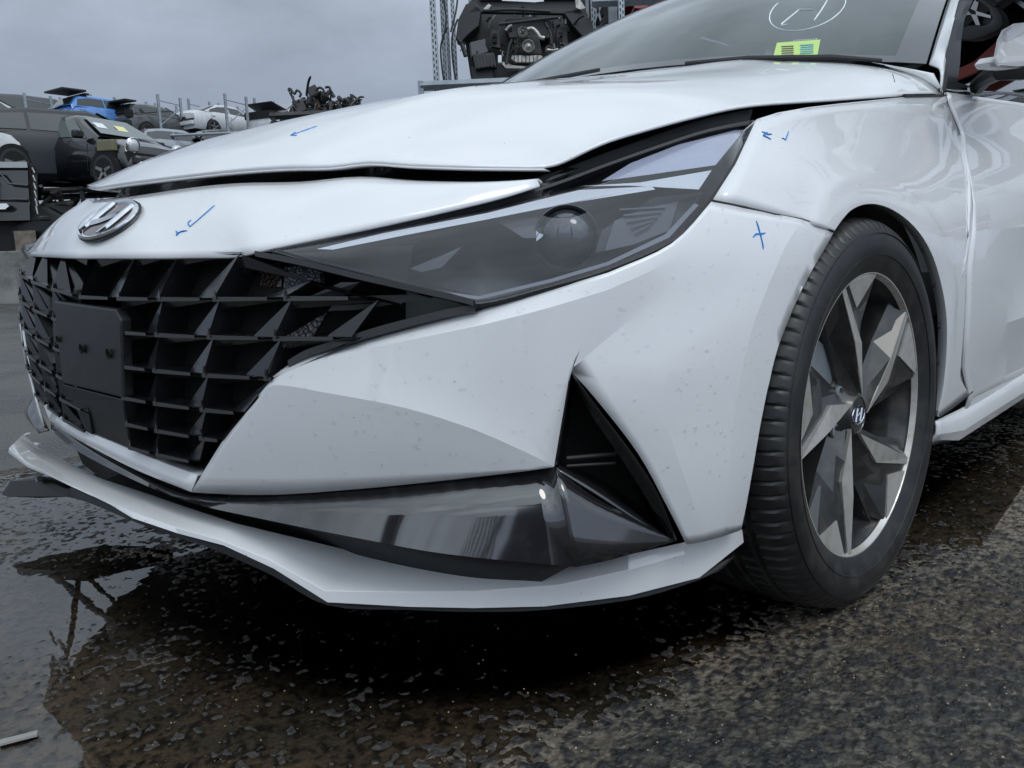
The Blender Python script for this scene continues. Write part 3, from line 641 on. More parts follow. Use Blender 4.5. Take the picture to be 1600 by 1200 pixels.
# ---- front door and rest of the near flank
def flank(x0f, x1, name, zt=.885, n=14, sgn=1):
    zs_ = [.24, .27, .34, .40, .45, .50, .54, .60, .66, .70, .73, .76, .79, .805, .82, .84, .86, .872, zt]; g = []
    for z in zs_:
        xa = x0f(z); r = []
        for k in range(n+1):
            x = xa+(x1-xa)*k/n; zz = z+.045*max(0, -x-.5)*(z-.24)/.6
            dent = 0
            f = max(0, min(1, (-x-.52)/.35))
            if .44 < z < .60: dent = -.012*f
            if .26 < z < .35: dent = -.010*f
            y = hy(x, min(z, 1.0))+dent
            if x < -2.7: y -= .10*((-x-2.7)/.9)**2
            p = np.array([x, y, zz]); r.append(p if sgn > 0 else mir(p))
        g.append(r)
    return MB().grid(grid(g, 2, 1)).build(name, WHITE, car, ang=12, outward=(x1, 0, .4), solid=.003)
cutz = [.25, .27, .34, .42, .52, .62, .70, .77, .83, .885]; 
cp = [H(u+.9, v) for u, v in ((1514, 617), (1502, 590), (1507, 500), (1511, 400), (1511, 285), (1502, 214), (1481, 164), (1479, 150))]
czs = [p[2] for p in cp]; cxs = [p[0] for p in cp]
fx = lambda z: float(np.interp(z, czs, cxs))
print('DOORCUT', [(round(a, 2), round(b, 2)) for a, b in zip(czs, cxs)])
door = flank(fx, -1.38, 'front_door')
flank(lambda z: -1.385, -2.3, 'rear_door'); flank(lambda z: -2.305, -3.6, 'rear_quarter_panel')
flank(lambda z: -.5, -3.6, 'flank_panel', sgn=-1)
MB().grid([[p+np.array([.012, -.006, 0]) for p in [H(u, v) for u, v in ((1514, 615), (1502, 590), (1507, 500), (1511, 400), (1511, 285), (1502, 214), (1481, 166))]], [p+np.array([-.03, -.006, 0]) for p in [H(u, v) for u, v in ((1514, 615), (1502, 590), (1507, 500), (1511, 400), (1511, 285), (1502, 214), (1481, 166))]]]).build('door_jamb', WHITE, car, solid=.002)
# sill
sl = []
for x in (-.36, -.385, -.42, -.50, -.70, -1.2, -2.35):
    k = max(0, min(1, (-x-.36)/.14)); zt = .245+.0*k+.028*max(0, -x-.5); r = [(x, hy(x, .25, -.006), zt), (x, hy(x, .25, .008*k-.004), zt-.02), (x, hy(x, .22, .010*k-.008), zt-.065*(.6+.4*k)), (x, hy(x, .22, -.06), zt-.078)]
    sl.append([np.array(p) for p in r])
MB().grid(grid(sl, 2, 1)).build('sill', WHITE, car, ang=20, outward=(-1, 0, .3), solid=.003)
# belt line mouldings
def xyz(x, z, off=0.): return np.array([x, hy(x, z, off), z])
b0 = H(1412, 150, 0); b1 = H(1472, 149, 0); b2 = H(1600, 150.5, 0)
MB().tube([b0, (b0+b1)/2, b1], .004, 6).build('belt_moulding', GLOSSB, car)
bm1 = [H(1474, 149.5, .001), H(1540, 149, .001), H(1600, 150, .001), H(1600, 150, .001)+np.array([-1.4, -.0, .06])]
bm0 = [H(1473, 137.5, -.006), H(1540, 138.5, -.006), H(1600, 141, -.006), H(1600, 141, -.006)+np.array([-1.4, -.0, .06])]
MB().grid(grid([bm0, bm1], 4, 1)).build('belt_moulding', mat('wet_dark_trim', (.04, .045, .055), .25, coat=.6, noise=(90., (.22, .25, .28), .5, .7)), car, solid=.004)
# ---- windscreen, pillars, roof, glass
sc_lo = [np.array([p[0]-.005, p[1], p[2]-.006]) for p in [cowl(y) for y in np.linspace(-.76, .76, 13)]]
def scr(y, t):
    lo = cowl(y*1.0); top = np.array([-1.30-.08*(y/.6)**2*.0, y*.77, 1.44-.03*(y/.6)**2-.035*(y/.76)])
    top[0] = -1.28-.10*(y/.76)**2
    p = lo*(1-t)+top*t; p[2] += .035*math.sin(math.pi*t)*(1-.3*abs(y/.76)); return p

gs = [[scr(y, t) for y in np.linspace(-.76, .76, 17)] for t in np.linspace(0, 1, 7)]
wind = MB().grid(gs).build('windscreen', WGLASS, car, ang=60, outward=(-1, 0, .5))
def off_scr(y, t, d): return scr(y, t)+np.array([.55, 0, .83])*d
MB().grid([[off_scr(y, t, .0015) for t in np.linspace(0, 1, 9)] for y in (.76, .735, .70)]).build('windscreen_border', FRIT, wind, ang=60)
MB().grid([[off_scr(y, t, .0015) for t in np.linspace(0, 1, 9)] for y in (-.76, -.735, -.70)]).build('windscreen_border', FRIT, wind, ang=60)
MB().grid([[off_scr(y, t, .0012) for y in np.linspace(-.70, .70, 15)] for t in (0, .035)]).build('windscreen_border', FRIT, wind, ang=60)
# near A pillar: inner edge along the glass, outer edge along the door frame
pin = [scr(.765, t)+np.array([0, .0, .001]) for t in np.linspace(0, 1, 7)]
pot = [ax(u, v, 1, y) for u, v, y in ((1472, 143, .806), (1478, 108, .792), (1484, 72, .779), (1494, 36, .764), (1505, 0, .748))]
e_ = pot[-1]-pot[-2]; pot += [pot[-1]+e_*1.3+np.array([-.02, 0, -.01]), pot[-1]+e_*3.2+np.array([-.15, -.005, -.055])]
pmid = [(a+b)/2+np.array([.008, .014, .012]) for a, b in zip(pin, pot)]
MB().grid(grid([pin, pmid, pot], 3, 3, True)).build('windscreen_pillar', WHITE, car, ang=40, outward=(-.5, 0, 1), solid=.004)
MB().grid([[mir(p, .03) for p in r] for r in grid([pin, pmid, pot], 2, 2, True)]).build('windscreen_pillar', WHITE, car, ang=40, solid=.004)
# cowl corner between bonnet edge and pillar
MB().tube([px_ for px_ in [cast(tree(hood), u, v, .0002) for u, v in ((1389, 101), (1391, 108), (1395, 117), (1398, 128))] if px_ is not None], .0008, 5).build('cowl_seam', SEAM, car)
cwA = hoodrows[-1][-11:][::-1]; tq = np.linspace(0, 1, 11)
cwB = [pot[0]*(1-t)+(pin[0]+np.array([.004, 0, .002]))*t if t < .6 else (pot[0]*.4+(pin[0]+np.array([.004, 0, .002]))*.6)*(1-(t-.6)/.4)+(scr(.66, 0)+np.array([.004, 0, -.002]))*((t-.6)/.4) for t in tq]
MB().grid(grid([cwA, [(a+b)/2+np.array([.002, .002, .003]) for a, b in zip(cwA, cwB)], cwB], 1, 3, True)).build('cowl_corner', WHITE, car, ang=50, outward=(-.5, 0, .5), solid=.002)
# roof and rear glass
ce = [scr(y, 1) for y in np.linspace(-.76, .76, 9)]
rf = [ce]+[[np.array([x, p[1]*k, p[2]*1.0+dz]) for p in ce] for x, k, dz in ((-1.8, 1.0, .02), (-2.3, .98, .0), (-2.7, .93, -.05))]
MB().grid(grid(rf, 2, 2, True)).build('roof', WHITE, car, ang=50, outward=(-2, 0, .5), solid=.004)
rg = [rf[-1], [np.array([-3.35, p[1]*1.1, 1.03]) for p in ce]]
MB().grid(rg).build('rear_window', SGLASS, car, ang=50)
MB().grid([rg[1], [np.array([-3.72, p[1]*1.25, 1.02]) for p in ce], [np.array([-3.76, p[1]*1.4, .7]) for p in ce], [np.array([-3.70, p[1]*1.4, .25]) for p in ce]]).build('boot_lid', WHITE, car, ang=40)
# side glass
def sg(sgn, x, z, d=0.):
    w = float(np.interp(z, [.86, .90, 1.0, 1.2, 1.40], [.797, .789, .755, .69, .60]))-d
    p = np.array([x, w, z]); return p if sgn > 0 else np.array([x, -w, z+.05])
for sgn in (1, -1):
    g_ = []
    for k, zz in enumerate((.865, .92, 1.0, 1.1, 1.2, 1.30, 1.39)):
        xf_ = float(np.interp(zz, [.865, 1.0, 1.13, 1.39], [-.60, -.69, -.90, -1.42])) if True else 0
        g_.append([sg(sgn, xf_*(1-t)+(-2.35)*t, zz+.04*t*(k == 0)) for t in np.linspace(0, 1, 9)])
    MB().grid(g_).build('side_window', SGLASS, car, ang=60)
    MB().grid([[sg(sgn, -2.35-.0, z), sg(sgn, -2.7, z), sg(sgn, -3.1+0*z, min(z, 1.2), .02)] for z in (.88, 1.0, 1.2, 1.39)]).build('rear_pillar', WHITE, car, ang=40, solid=.003)
# door frame trim, quarter triangle and inner door frame seen through the glass
MB().tube([pot[0]+np.array([-.006, -.004, 0]), pot[1]+np.array([-.006, -.004, 0]), pot[2]+np.array([-.006, -.004, 0]), pot[3]+np.array([-.006, -.004, 0]), pot[4]+np.array([-.006, -.004, 0]), pot[5], pot[6]], .008, 6).build('door_seal', MATB, car)
tri = [ax(u, v, 1, .80) for u, v in ((1476, 136), (1483, 100), (1500, 30), (1512, 0), (1520, 0), (1507, 30), (1502, 62), (1500, 100), (1496, 128), (1520, 136))]
MB().prism(tri, (0, -.012, 0)).build('quarter_trim', mat('grey_door_trim', (.03, .033, .04), .35, coat=.3), car, ang=0)
# mirror
mp = lambda u, v: ax(u, v, 1, .93)
mo = [(1547, 96), (1552, 70), (1561, 52), (1580, 41), (1610, 38), (1650, 40), (1650, 92), (1620, 101), (1580, 105), (1553, 103)]
mm = MB(); A_ = [mp(*q) for q in mo]; cc = sum(A_)/len(A_)
rings = []
for s_, dy, dx in ((.80, .0, -.045), (.97, .0, -.02), (1.0, .01, .0), (.93, .012, .035), (.72, .01, .062), (.35, .005, .074), (.02, 0, .077)):
    rings.append([cc+(p-cc)*s_+np.array([dx, dy, 0]) for p in A_+A_[:1]])
mm.grid(rings).build('door_mirror', WHITE, car, ang=40, outward=cc)
arm = [ax(u, v, 1, y) for u, v, y in ((1575, 100, .90), (1560, 118, .86), (1545, 130, .81))]
MB().tube([ax(1600, 108, 1, .92), ax(1560, 110, 1, .89), ax(1540, 122, 1, .84), ax(1528, 134, 1, .80)], [.022, .02, .017, .018], 10).build('mirror_arm', MATB, car)
MB().prism([ax(u, v, 1, .925) for u, v in ((1548, 97), (1556, 88), (1574, 90), (1650, 88), (1650, 103), (1580, 107), (1553, 105))], (0, -.03, 0)).build('mirror_base', mat('mirror_underside', (.55, .56, .57), .4), car, ang=0, bevel=.004)
# wiper
MB().tube([off_scr(.25, -.005, .006), off_scr(.4, .002, .006), off_scr(.58, .004, .006), off_scr(.68, -.005, .006)], [.004, .007, .007, .004], 6).build('wiper', MATB, car)
MB().tube([off_scr(-.6, .0, .012), off_scr(-.3, .006, .012), off_scr(0, .0, .012)], [.004, .007, .005], 6).build('wiper', MATB, car)
# interior: dashboard, seats
MB().grid([[np.array([x, y, z]) for y in np.linspace(-.68, .68, 5)] for x, z in ((-.62, .93), (-.85, 1.0), (-1.1, .98), (-1.15, .7))]).build('dashboard', MATB, car, ang=30)
for y in (-.36, .36):
    MB().box((-1.75, y, .95), (.07, .22, .32)).box((-1.78, y, 1.26), (.05, .12, .09)).build('front_seat', MATB, car, ang=0, bevel=.04)
def cabin_floor(): MB().box((-1.9, 0, .35), (1.4, .7, .05)).build('cabin_floor', MATB, car, ang=0)
cabin_floor()
# ---- badge on the nose
TN = tree(nose); ec = cast(TN, 171, 346); e1 = cast(TN, 178, 346); e2 = cast(TN, 171, 339)
nrm = Vector(np.cross(e1-ec, e2-ec)).normalized(); nrm = nrm if nrm.x > 0 else -nrm
sv = Vector((0, 1, 0)); sv = (sv-nrm*sv.dot(nrm)).normalized(); tv = nrm.cross(sv); tv = tv if tv.z > 0 else -tv
A_S, A_T = .086, .043; ECv = Vector(ec)+nrm*.004
def eb(s, t, h=0.): return ECv+sv*(s*A_S)+tv*(t*A_T)+nrm*h
print('EMB', [tuple(round(c) for c in px(eb(*q))) for q in ((-1, 0), (1, 0), (0, 1), (0, -1))], nrm)
badge = MB(); ringp = [eb(math.cos(q), math.sin(q), .003) for q in np.linspace(0, 2*math.pi, 41)]
bo = MB().grid([[eb(math.cos(q)*s, math.sin(q)*s, h) for q in np.linspace(0, 2*math.pi, 41)] for s, h in ((1.03, -.004), (1.03, .001), (.98, .004), (.88, .003), (.84, .0))]).build('badge', CHROME, car, ang=50)
MB().grid([[eb(math.cos(q)*s, math.sin(q)*s, .0005) for q in np.linspace(0, 2*math.pi, 41)] for s in (.86, .001)]).build('badge_field', mat('badge_field', (.16, .13, .13), .15, metal=.5), bo)
MB().grid([[eb(math.cos(q)*s, math.sin(q)*s, h) for q in np.linspace(0, 2*math.pi, 41)] for s, h in ((1.06, -.003), (1.03, .0))]).build('badge_edge', SEAM, bo)
def bar(L, name='badge_stroke'):
    M_ = MB(); top = [[eb(s-w, t, .0025) for s, t, w in L], [eb(s-w*.5, t, .006) for s, t, w in L], [eb(s+w*.5, t, .006) for s, t, w in L], [eb(s+w, t, .0025) for s, t, w in L]]
    M_.grid(grid(top, 4, 1)); M_.build(name, CHROME, bo, ang=30)
bar([(-.64, -.60, .07), (-.54, -.2, .10), (-.44, .3, .10), (-.30, .80, .07)]); bar([(.30, -.80, .07), (.44, -.3, .10), (.54, .2, .10), (.64, .60, .07)])
M_ = MB(); M_.grid(grid([[eb(-.48, -.18-.16, .0025), eb(-.1, -.20, .0025), eb(.2, .0, .0025), eb(.42, .2, .0025)], [eb(-.48, -.05-.1, .006), eb(-.1, -.04, .006), eb(.2, .12, .006), eb(.46, .25, .006)], [eb(-.46, .05, .0025), eb(-.15, .08, .0025), eb(.1, .24, .0025), eb(.46, .42, .0025)]], 4, 1)); M_.build('badge_stroke', CHROME, bo, ang=30)
# ---- pen marks (drawn on the panels)
TREES = {'nose': TN, 'hood': tree(hood), 'bump': tree(bumper), 'fend': tree(fend), 'wind': tree(wind)}
def stroke(T, L, w, mt, name='pen_mark', par=None):
    P = []
    for i in range(len(L)-1):
        n = max(2, int(math.dist(L[i], L[i+1])/4))
        for k in range(n): P.append((L[i][0]+(L[i+1][0]-L[i][0])*k/n, L[i][1]+(L[i+1][1]-L[i][1])*k/n))
    P.append(L[-1]); Q = [cast(TREES[T], u, v, .0006) for u, v in P]; Q = [q for q in Q if q is not None]
    if len(Q) < 2: print('stroke miss', T, L[0]); return
    a = []; b = []; rg_ = random.Random(len(Q))
    for i, q in enumerate(Q):
        t = Q[min(i+1, len(Q)-1)]-Q[max(i-1, 0)]; vd = q-CAM; s = np.cross(t, vd); s /= np.linalg.norm(s)+1e-9
        ww = w*(.7+.4*rg_.random())*(1 if 0 < i < len(Q)-1 else .4); a.append(q+s*ww/2); b.append(q-s*ww/2)
    MB().grid([a, b]).build(name, mt, par or car, ang=0, solid=.0004)
stroke('nose', [(336, 321), (325, 331), (309, 345), (297, 355), (294, 349), (299, 344)], .0022, BLUEINK)
stroke('nose', [(275, 368), (283, 363), (293, 361)], .003, BLUEINK); stroke('nose', [(275, 361), (279, 366), (276, 369)], .003, BLUEINK)
stroke('hood', [(454, 212), (465, 208), (482, 202), (496, 197)], .0014, BLUEINK); stroke('hood', [(463, 206), (454, 212), (464, 212)], .0014, BLUEINK)
stroke('fend', [(1190, 206), (1199, 211), (1206, 210)], .003, BLUEINK); stroke('fend', [(1199, 207), (1192, 212), (1204, 218)], .003, BLUEINK)
stroke('fend', [(1221, 216), (1227, 219), (1232, 205)], .0025, BLUEINK)
stroke('bump', [(1181, 345), (1184, 356), (1187, 366), (1190, 378), (1192, 390)], .003, BLUEINK); stroke('bump', [(1176, 371), (1181, 366), (1189, 366), (1196, 364)], .003, BLUEINK)
cir = [(1262+58*math.cos(q)-0*math.sin(q)+14*math.sin(q)*-1, 14+34*math.sin(q)-6*math.cos(q)) for q in np.linspace(-.5, 3.6, 22)]
stroke('wind', cir, .003, WHITEINK); stroke('wind', [(1270, 15), (1249, 15), (1222, 37), (1221, 40), (1231, 38)], .004, WHITEINK)
stroke('wind', [(1293, 0), (1283, 17), (1272, 32)], .004, WHITEINK)
for k in range(9): stroke('wind', [(1240+k*4.3, 64-.3*k), (1242+k*4.3, 63-.3*k)], .003, WHITEINK)
def sticker(L, mt, name, push):
    P = [q for q in [cast(TREES['wind'], u, v, push) for u, v in L] if q is not None]
    if len(P) < 3: print('sticker miss', L[0]); return
    return MB().add(P, [tuple(range(len(P)))]).build(name, mt, wind, ang=0, solid=.0003)
sticker([(1214, 68), (1282, 63), (1277, 90), (1207, 95)], GREENP, 'sticker', .002)
for k in range(5): sticker([(1221+(k % 2), 74+k*3.4), (1240, 73+k*3.4), (1240, 74.2+k*3.4), (1221, 75.2+k*3.4)], DARKP, 'sticker_print', .003)
for k in range(5): sticker([(1250+(k % 2)*2, 72+k*3.2), (1271, 70.5+k*3.2), (1271, 71.8+k*3.2), (1250, 73.2+k*3.2)], BLUEP, 'sticker_print', .003)
# panel seam shadows: bumper to wing
def seam(L, r=.0012, name='panel_seam'):
    MB().tube([H(u, v, .0) for u, v in L], r, 5).build(name, SEAM, car, ang=0)
seam([(1113, 313.5), (1160, 323), (1210, 335), (1253, 343), (1280, 352), (1303, 362)], .0016)
seam([(1480, 158), (1490, 185), (1502, 214)], .0007); seam([(1467, 652), (1490, 636), (1514, 617), (1520, 612)], .0014)
# ---- water drops beaded on the paint
def rain(objs, n, smin, smax, seed):
    rr = random.Random(seed); D = MB(); k6 = 7
    for o in objs:
        me = o.data; me.calc_loop_triangles(); T = me.loop_triangles; ws = []; tot = 0
        for t in T:
            c = sum((me.vertices[i].co for i in t.vertices), Vector())/3
            d = c-Vector(CAM); nn = t.normal if t.normal.dot(d) < 0 else -t.normal
            vis = 1 if t.normal.dot(d) < 0 else 0
            tot += t.area*vis/max(.3, d.length); ws.append(tot)
        import bisect
        if tot == 0: continue
        for _ in range(int(n*tot)):
            t = T[min(len(T)-1, bisect.bisect(ws, rr.random()*tot))]; a, b, c = [me.vertices[i].co for i in t.vertices]
            r1, r2 = rr.random(), rr.random()
            if r1+r2 > 1: r1, r2 = 1-r1, 1-r2
            p = a+(b-a)*r1+(c-a)*r2; nn = t.normal
            s = smin+(smax-smin)*rr.random()**5
            tx = nn.orthogonal().normalized(); ty_ = nn.cross(tx); dn = Vector((0, 0, -1)); dn = dn-nn*dn.dot(nn)
            vs = []
            for rad, h in ((1, 0), (.82, .35), (.45, .56)):
                for k in range(k6):
                    q = 2*math.pi*k/k6; w = tx*math.cos(q)+ty_*math.sin(q); vs.append(p+w*(s*rad*(1+.25*max(0, w.dot(dn))))+nn*(s*h+.0001))
            vs.append(p+nn*s*.62)
            fs = [(i*k6+j, i*k6+(j+1) % k6, (i+1)*k6+(j+1) % k6, (i+1)*k6+j) for i in range(2) for j in range(k6)]+[(2*k6+j, 2*k6+(j+1) % k6, 3*k6) for j in range(k6)]
            D.add(vs, fs)
    D.build('water_drops', DROP, car, ang=80, merge=0, kind='stuff')
rain([bumper], 6000, .0004, .0030, 3); rain([fend, door], 11000, .0003, .0014, 4)
# ---- wheel
def wheel(parent_loc, sgn, detail=True):
    w = bpy.data.objects.new('wheel', None); C.objects.link(w); w.parent = car; w.location = parent_loc
    if sgn < 0: w.rotation_euler = (0, 0, math.pi)
    RT = .3185
    prof = [(.222, .088), (.228, .098), (.236, .102), (.25, .108), (.268, .1135), (.285, .112), (.297, .107), (.305, .101), (.311, .093), (.315, .082), (.317, .060), (.3135, .058), (.3135, .050), (.3183, .048), (RT, .022), (.314, .020), (.314, .010), (RT, .008), (RT, -.008), (.314, -.010), (.314, -.020), (RT, -.022), (.3183, -.048), (.3135, -.050), (.3135, -.058), (.317, -.060), (.315, -.082), (.305, -.101), (.285, -.112), (.25, -.108), (.222, -.09)]
    n = 540; t = MB(); vs = []
    for i, (r, a) in enumerate(prof):
        for k in range(n):
            q = 2*math.pi*k/n; rr = r
            if i in (7, 8, 9, 10, 26, 27) and k % 6 == 0: rr = r-.0035
            if i in (13, 14, 22, 21) and (k+3) % 6 == 0: rr = r-.0035
            z = rr*math.sin(q)
            if z < -.3165: z = -.3165
            vs.append((rr*math.cos(q), a, z))
    t.add(vs, [(i*n+j, i*n+(j+1) % n, (i+1)*n+(j+1) % n, (i+1)*n+j) for i in range(len(prof)-1) for j in range(n)])
    t.build('tyre', RUBBERW, w, ang=28, merge=0)
    # raised rings on the sidewall and lettering ticks
    MB().lathe([(.2560, .1095), (.2565, .1115), (.2585, .1120), (.2590, .1105)], 120).build('tyre_bead_ring', RUBBERW, w, ang=40, merge=0)
    MB().lathe([(.2900, .1095), (.2905, .1118), (.2925, .1110), (.2930, .109)], 120).build('tyre_bead_ring', RUBBERW, w, ang=40, merge=0)
    RR = .2325
    MB().lathe([(.20, -.09), (.212, -.05), (.205, .02), (.218, .07), (.2255, .088)], 96).build('rim_barrel', RIMD, w, ang=40)
    MB().lathe([(.2225, .090), (.2275, .0985), (RR, .099), (.2335, .096), (.2335, .088)], 120).build('rim_flange', RIMM, w, ang=40, merge=0)
    MB().lathe([(.05, .02), (.15, .02), (.155, .015), (.155, -.01)], 64).build('brake_disc', RUST, w, ang=30)
    P = lambda r, a, y: (-r*math.cos(R(a)), y, r*math.sin(R(a)))
    cal = MB().prism([P(.165, 125, .02), P(.175, 140, .02), P(.175, 170, .02), P(.160, 182, .02), (-.10, .02, -.005), (-.085, .02, .075)], (0, .035, 0)); cal.build('brake_caliper', STEEL, w, ang=0, bevel=.006)
    for k in range(5):
        f = 114-72*k; yf = .097
        body = MB(); b = lambda r, a, y: P(r, f+a, y)
        # dark sculpted spoke body under the blade
        top = [b(.040, -72, .060), b(.075, -52, .062), b(.130, -44, .066), b(.226, -38, .078)]
        midl = [b(.035, -50, .070), b(.085, -38, .078), b(.140, -26, .084), b(.226, -22, .088)]
        rid = [b(.030, -45, .080), b(.085, -26, .088), b(.150, -9, .092), b(.226, -2, .094)]
        low = [b(.045, 5, .062), b(.085, 2, .062), b(.150, 5, .064), b(.226, 9, .078)]
        body.grid([top, midl, rid, low]); body.grid([[tuple(np.array(p)+np.array((0, -.035, 0))) for p in top], top]); body.grid([low, [tuple(np.array(p)+np.array((0, -.035, 0))) for p in low]])
        body.build('rim_spoke', RIMD, w, ang=10, merge=1e-6)
        bl = MB().add([b(.2285, 1, yf), b(.034, -46, .087), b(.118, -23, .090), b(.132, -4.5, .0965), b(.2285, -2, yf)], [(0, 3, 1), (3, 2, 1), (0, 4, 2, 3)])
        bl.build('rim_blade', RIMM, w, ang=0, merge=0, solid=.006)
        # darker painted side of the blade
        MB().add([b(.2285, 1, yf-.001), b(.132, -4.3, .0955), b(.034, -46, .086), b(.05, -20, .066), b(.150, 4, .066), b(.2285, 7, .080)], [(0, 1, 4, 5), (1, 2, 3, 4)]).build('rim_blade_side', RIMD, w, ang=0, merge=0)
        arcp = [b(.2295, a, yf) for a in (-5, -12, -19, -26, -33)]
        wd = MB().prism([b(.177, -16, .090)]+arcp, (0, -.012, 0)); wd.build('rim_wedge', RIMM, w, ang=0, merge=0)
        MB().add([b(.2295, -33.5, .094), b(.2, -40, .07), b(.13, -36, .07), b(.177, -16.5, .088)], [(0, 1, 2, 3)]).build('rim_web', RIMD, w, ang=0, merge=0)
        MB().lathe([(.012, 0), (.0115, .004), (.009, .005), (.009, .001), (.0001, .001)], 16, 'y', b(.052, 17, .066)).build('lug_nut', STEEL, w, ang=30)
    MB().lathe([(.052, .045), (.050, .066), (.036, .076), (.032, .084), (.030, .086), (.0290, .0845), (.0001, .0845)], 40).build('hub_cap', RIMD, w, ang=30)
    MB().lathe([(.068, .03), (.066, .058), (.050, .066)], 40).build('rim_hub', RIMD, w, ang=30)
    M2 = MB(); hp = lambda s, t, y=.0862: (-s*.021, y, t*.014)
    q = [hp(1.1*math.cos(a), 1.1*math.sin(a)) for a in np.linspace(0, 2*math.pi, 25)]; M2.tube(q, .0012, 5, cap=False)
    M2.tube([hp(-.55, -.7), hp(-.42, 0), hp(-.25, .8)], .0022, 5); M2.tube([hp(.25, -.8), hp(.42, 0), hp(.55, .7)], .0022, 5); M2.tube([hp(-.42, -.1), hp(0, 0), hp(.42, .15)], .002, 5)
    M2.build('hub_badge', CHROME, w, ang=40)
    return w
fw_ = wheel((0, .79, .317), 1)
def copy_wheel(loc, rz):
    w = fw_.copy(); C.objects.link(w); w.location = loc; w.rotation_euler = (0, 0, rz); w.parent = car
    for ch in fw_.children:
        c = ch.copy(); C.objects.link(c); c.parent = w
copy_wheel((0, -.79, .317), math.pi); copy_wheel((-2.72, .79, .317), 0); copy_wheel((-2.72, -.79, .317), math.pi)
# ================================================================== ground
def vnoise(nx, ny, cell, seed):
    r = np.random.default_rng(seed); gx = int(nx/cell)+3; gy = int(ny/cell)+3; g = r.random((gx, gy))
    x = np.arange(nx)/cell; y = np.arange(ny)/cell; xi = x.astype(int); yi = y.astype(int); fx_ = x-xi; fy_ = y-yi
    fx_ = (fx_*fx_*(3-2*fx_))[:, None]; fy_ = (fy_*fy_*(3-2*fy_))[None]
    return (g[xi][:, yi]*(1-fx_)*(1-fy_)+g[xi+1][:, yi]*fx_*(1-fy_)+g[xi][:, yi+1]*(1-fx_)*fy_+g[xi+1][:, yi+1]*fx_*fy_)
GX0, GX1, GY0, GY1, ST = -2.0, 1.9, -1.5, 1.9, .0047
nx, ny = int((GX1-GX0)/ST), int((GY1-GY0)/ST)
X = GX0+np.arange(nx)*ST; Y = GY0+np.arange(ny)*ST
h = (vnoise(nx, ny, 1.8, 1)-.5)*.0022+(vnoise(nx, ny, 1.3, 2)-.5)*.0012
cells = np.maximum(vnoise(nx, ny, 2.1, 5), vnoise(nx, ny, 2.6, 6)); h += np.clip(cells-.60, 0, 1)*.0095; h -= np.clip(.25-vnoise(nx, ny, 3.1, 9), 0, 1)*.010
h += (vnoise(nx, ny, 17, 3)-.5)*.0012+(vnoise(nx, ny, 90, 4)-.5)*.003+(vnoise(nx, ny, 47, 14)-.5)*.0016
XX, YY = np.meshgrid(X, Y, indexing='ij')
# the yard falls gently to the puddle in front of the car
slope = np.clip((YY-.62+.25*(XX-.6)), 0, 1.2)*.022
h += slope
edge = np.minimum(np.minimum(XX-GX0, GX1-XX), np.minimum(YY-GY0, GY1-YY)); h *= np.clip(edge/.15, 0, 1)
V_ = np.stack([XX, YY, h-.004], -1).reshape(-1, 3).astype(np.float32)
idx = (np.arange(nx-1)[:, None]*ny+np.arange(ny-1)[None]).ravel()
F_ = np.stack([idx, idx+ny, idx+ny+1, idx+1], -1).astype(np.int32)
me = bpy.data.meshes.new('asphalt'); me.vertices.add(len(V_)); me.vertices.foreach_set('co', V_.ravel()); me.loops.add(F_.size); me.loops.foreach_set('vertex_index', F_.ravel())
me.polygons.add(len(F_)); me.polygons.foreach_set('loop_start', np.arange(0, F_.size, 4, dtype=np.int32)); me.update(calc_edges=True); me.polygons.foreach_set('use_smooth', [True]*len(F_))
ASPH = bpy.data.materials.new('wet_asphalt'); ASPH.use_nodes = True; n = ASPH.node_tree.nodes; l = ASPH.node_tree.links; b = n['Principled BSDF']
tcn = n.new('ShaderNodeTexCoord')
def nse(sc, det=6, k='n'):
    t = n.new('ShaderNodeTexNoise' if k == 'n' else 'ShaderNodeTexVoronoi'); t.inputs['Scale'].default_value = sc
    if k == 'n': t.inputs['Detail'].default_value = det
    l.new(tcn.outputs['Object'], t.inputs['Vector']); return t
def ramp(src, *st):
    r = n.new('ShaderNodeValToRGB'); l.new(src, r.inputs[0]); c = r.color_ramp; c.elements[0].position, c.elements[0].color = st[0][0], (*st[0][1], 1); c.elements[1].position, c.elements[1].color = st[-1][0], (*st[-1][1], 1)
    for p_, cc_ in st[1:-1]: e = c.elements.new(p_); e.color = (*cc_, 1)
    return r
sv_ = nse(95, k='v'); stone = ramp(sv_.outputs['Color'], (.15, (.005, .006, .009)), (.5, (.026, .026, .022)), (.85, (.16, .15, .12)))
big = ramp(nse(1.7, 4).outputs[0], (.40, (.055, .050, .042)), (.62, (.105, .070, .038)))
mxx = n.new('ShaderNodeMix'); mxx.data_type = 'RGBA'; mxx.inputs[0].default_value = .5; l.new(stone.outputs[0], mxx.inputs[6]); l.new(big.outputs[0], mxx.inputs[7])
gr = nse(420, 3); sp = ramp(gr.outputs[0], (.70, (0, 0, 0)), (.75, (1, 1, 1))); mx2 = n.new('ShaderNodeMix'); mx2.data_type = 'RGBA'; l.new(sp.outputs[0], mx2.inputs[0]); l.new(mxx.outputs[2], mx2.inputs[6]); mx2.inputs[7].default_value = (.16, .11, .06, 1)
an = n.new('ShaderNodeAttribute'); an.attribute_name = 'silt'; mud = ramp(nse(5, 6).outputs[0], (.35, (.15, .14, .12)), (.65, (.27, .215, .16)))
m4 = n.new('ShaderNodeMath'); m4.operation = 'MULTIPLY'; l.new(an.outputs['Fac'], m4.inputs[0]); dk = ramp(nse(62, k='v').outputs['Distance'], (.16, (.15, .15, .15)), (.34, (.95, .95, .95))); l.new(dk.outputs[0], m4.inputs[1])
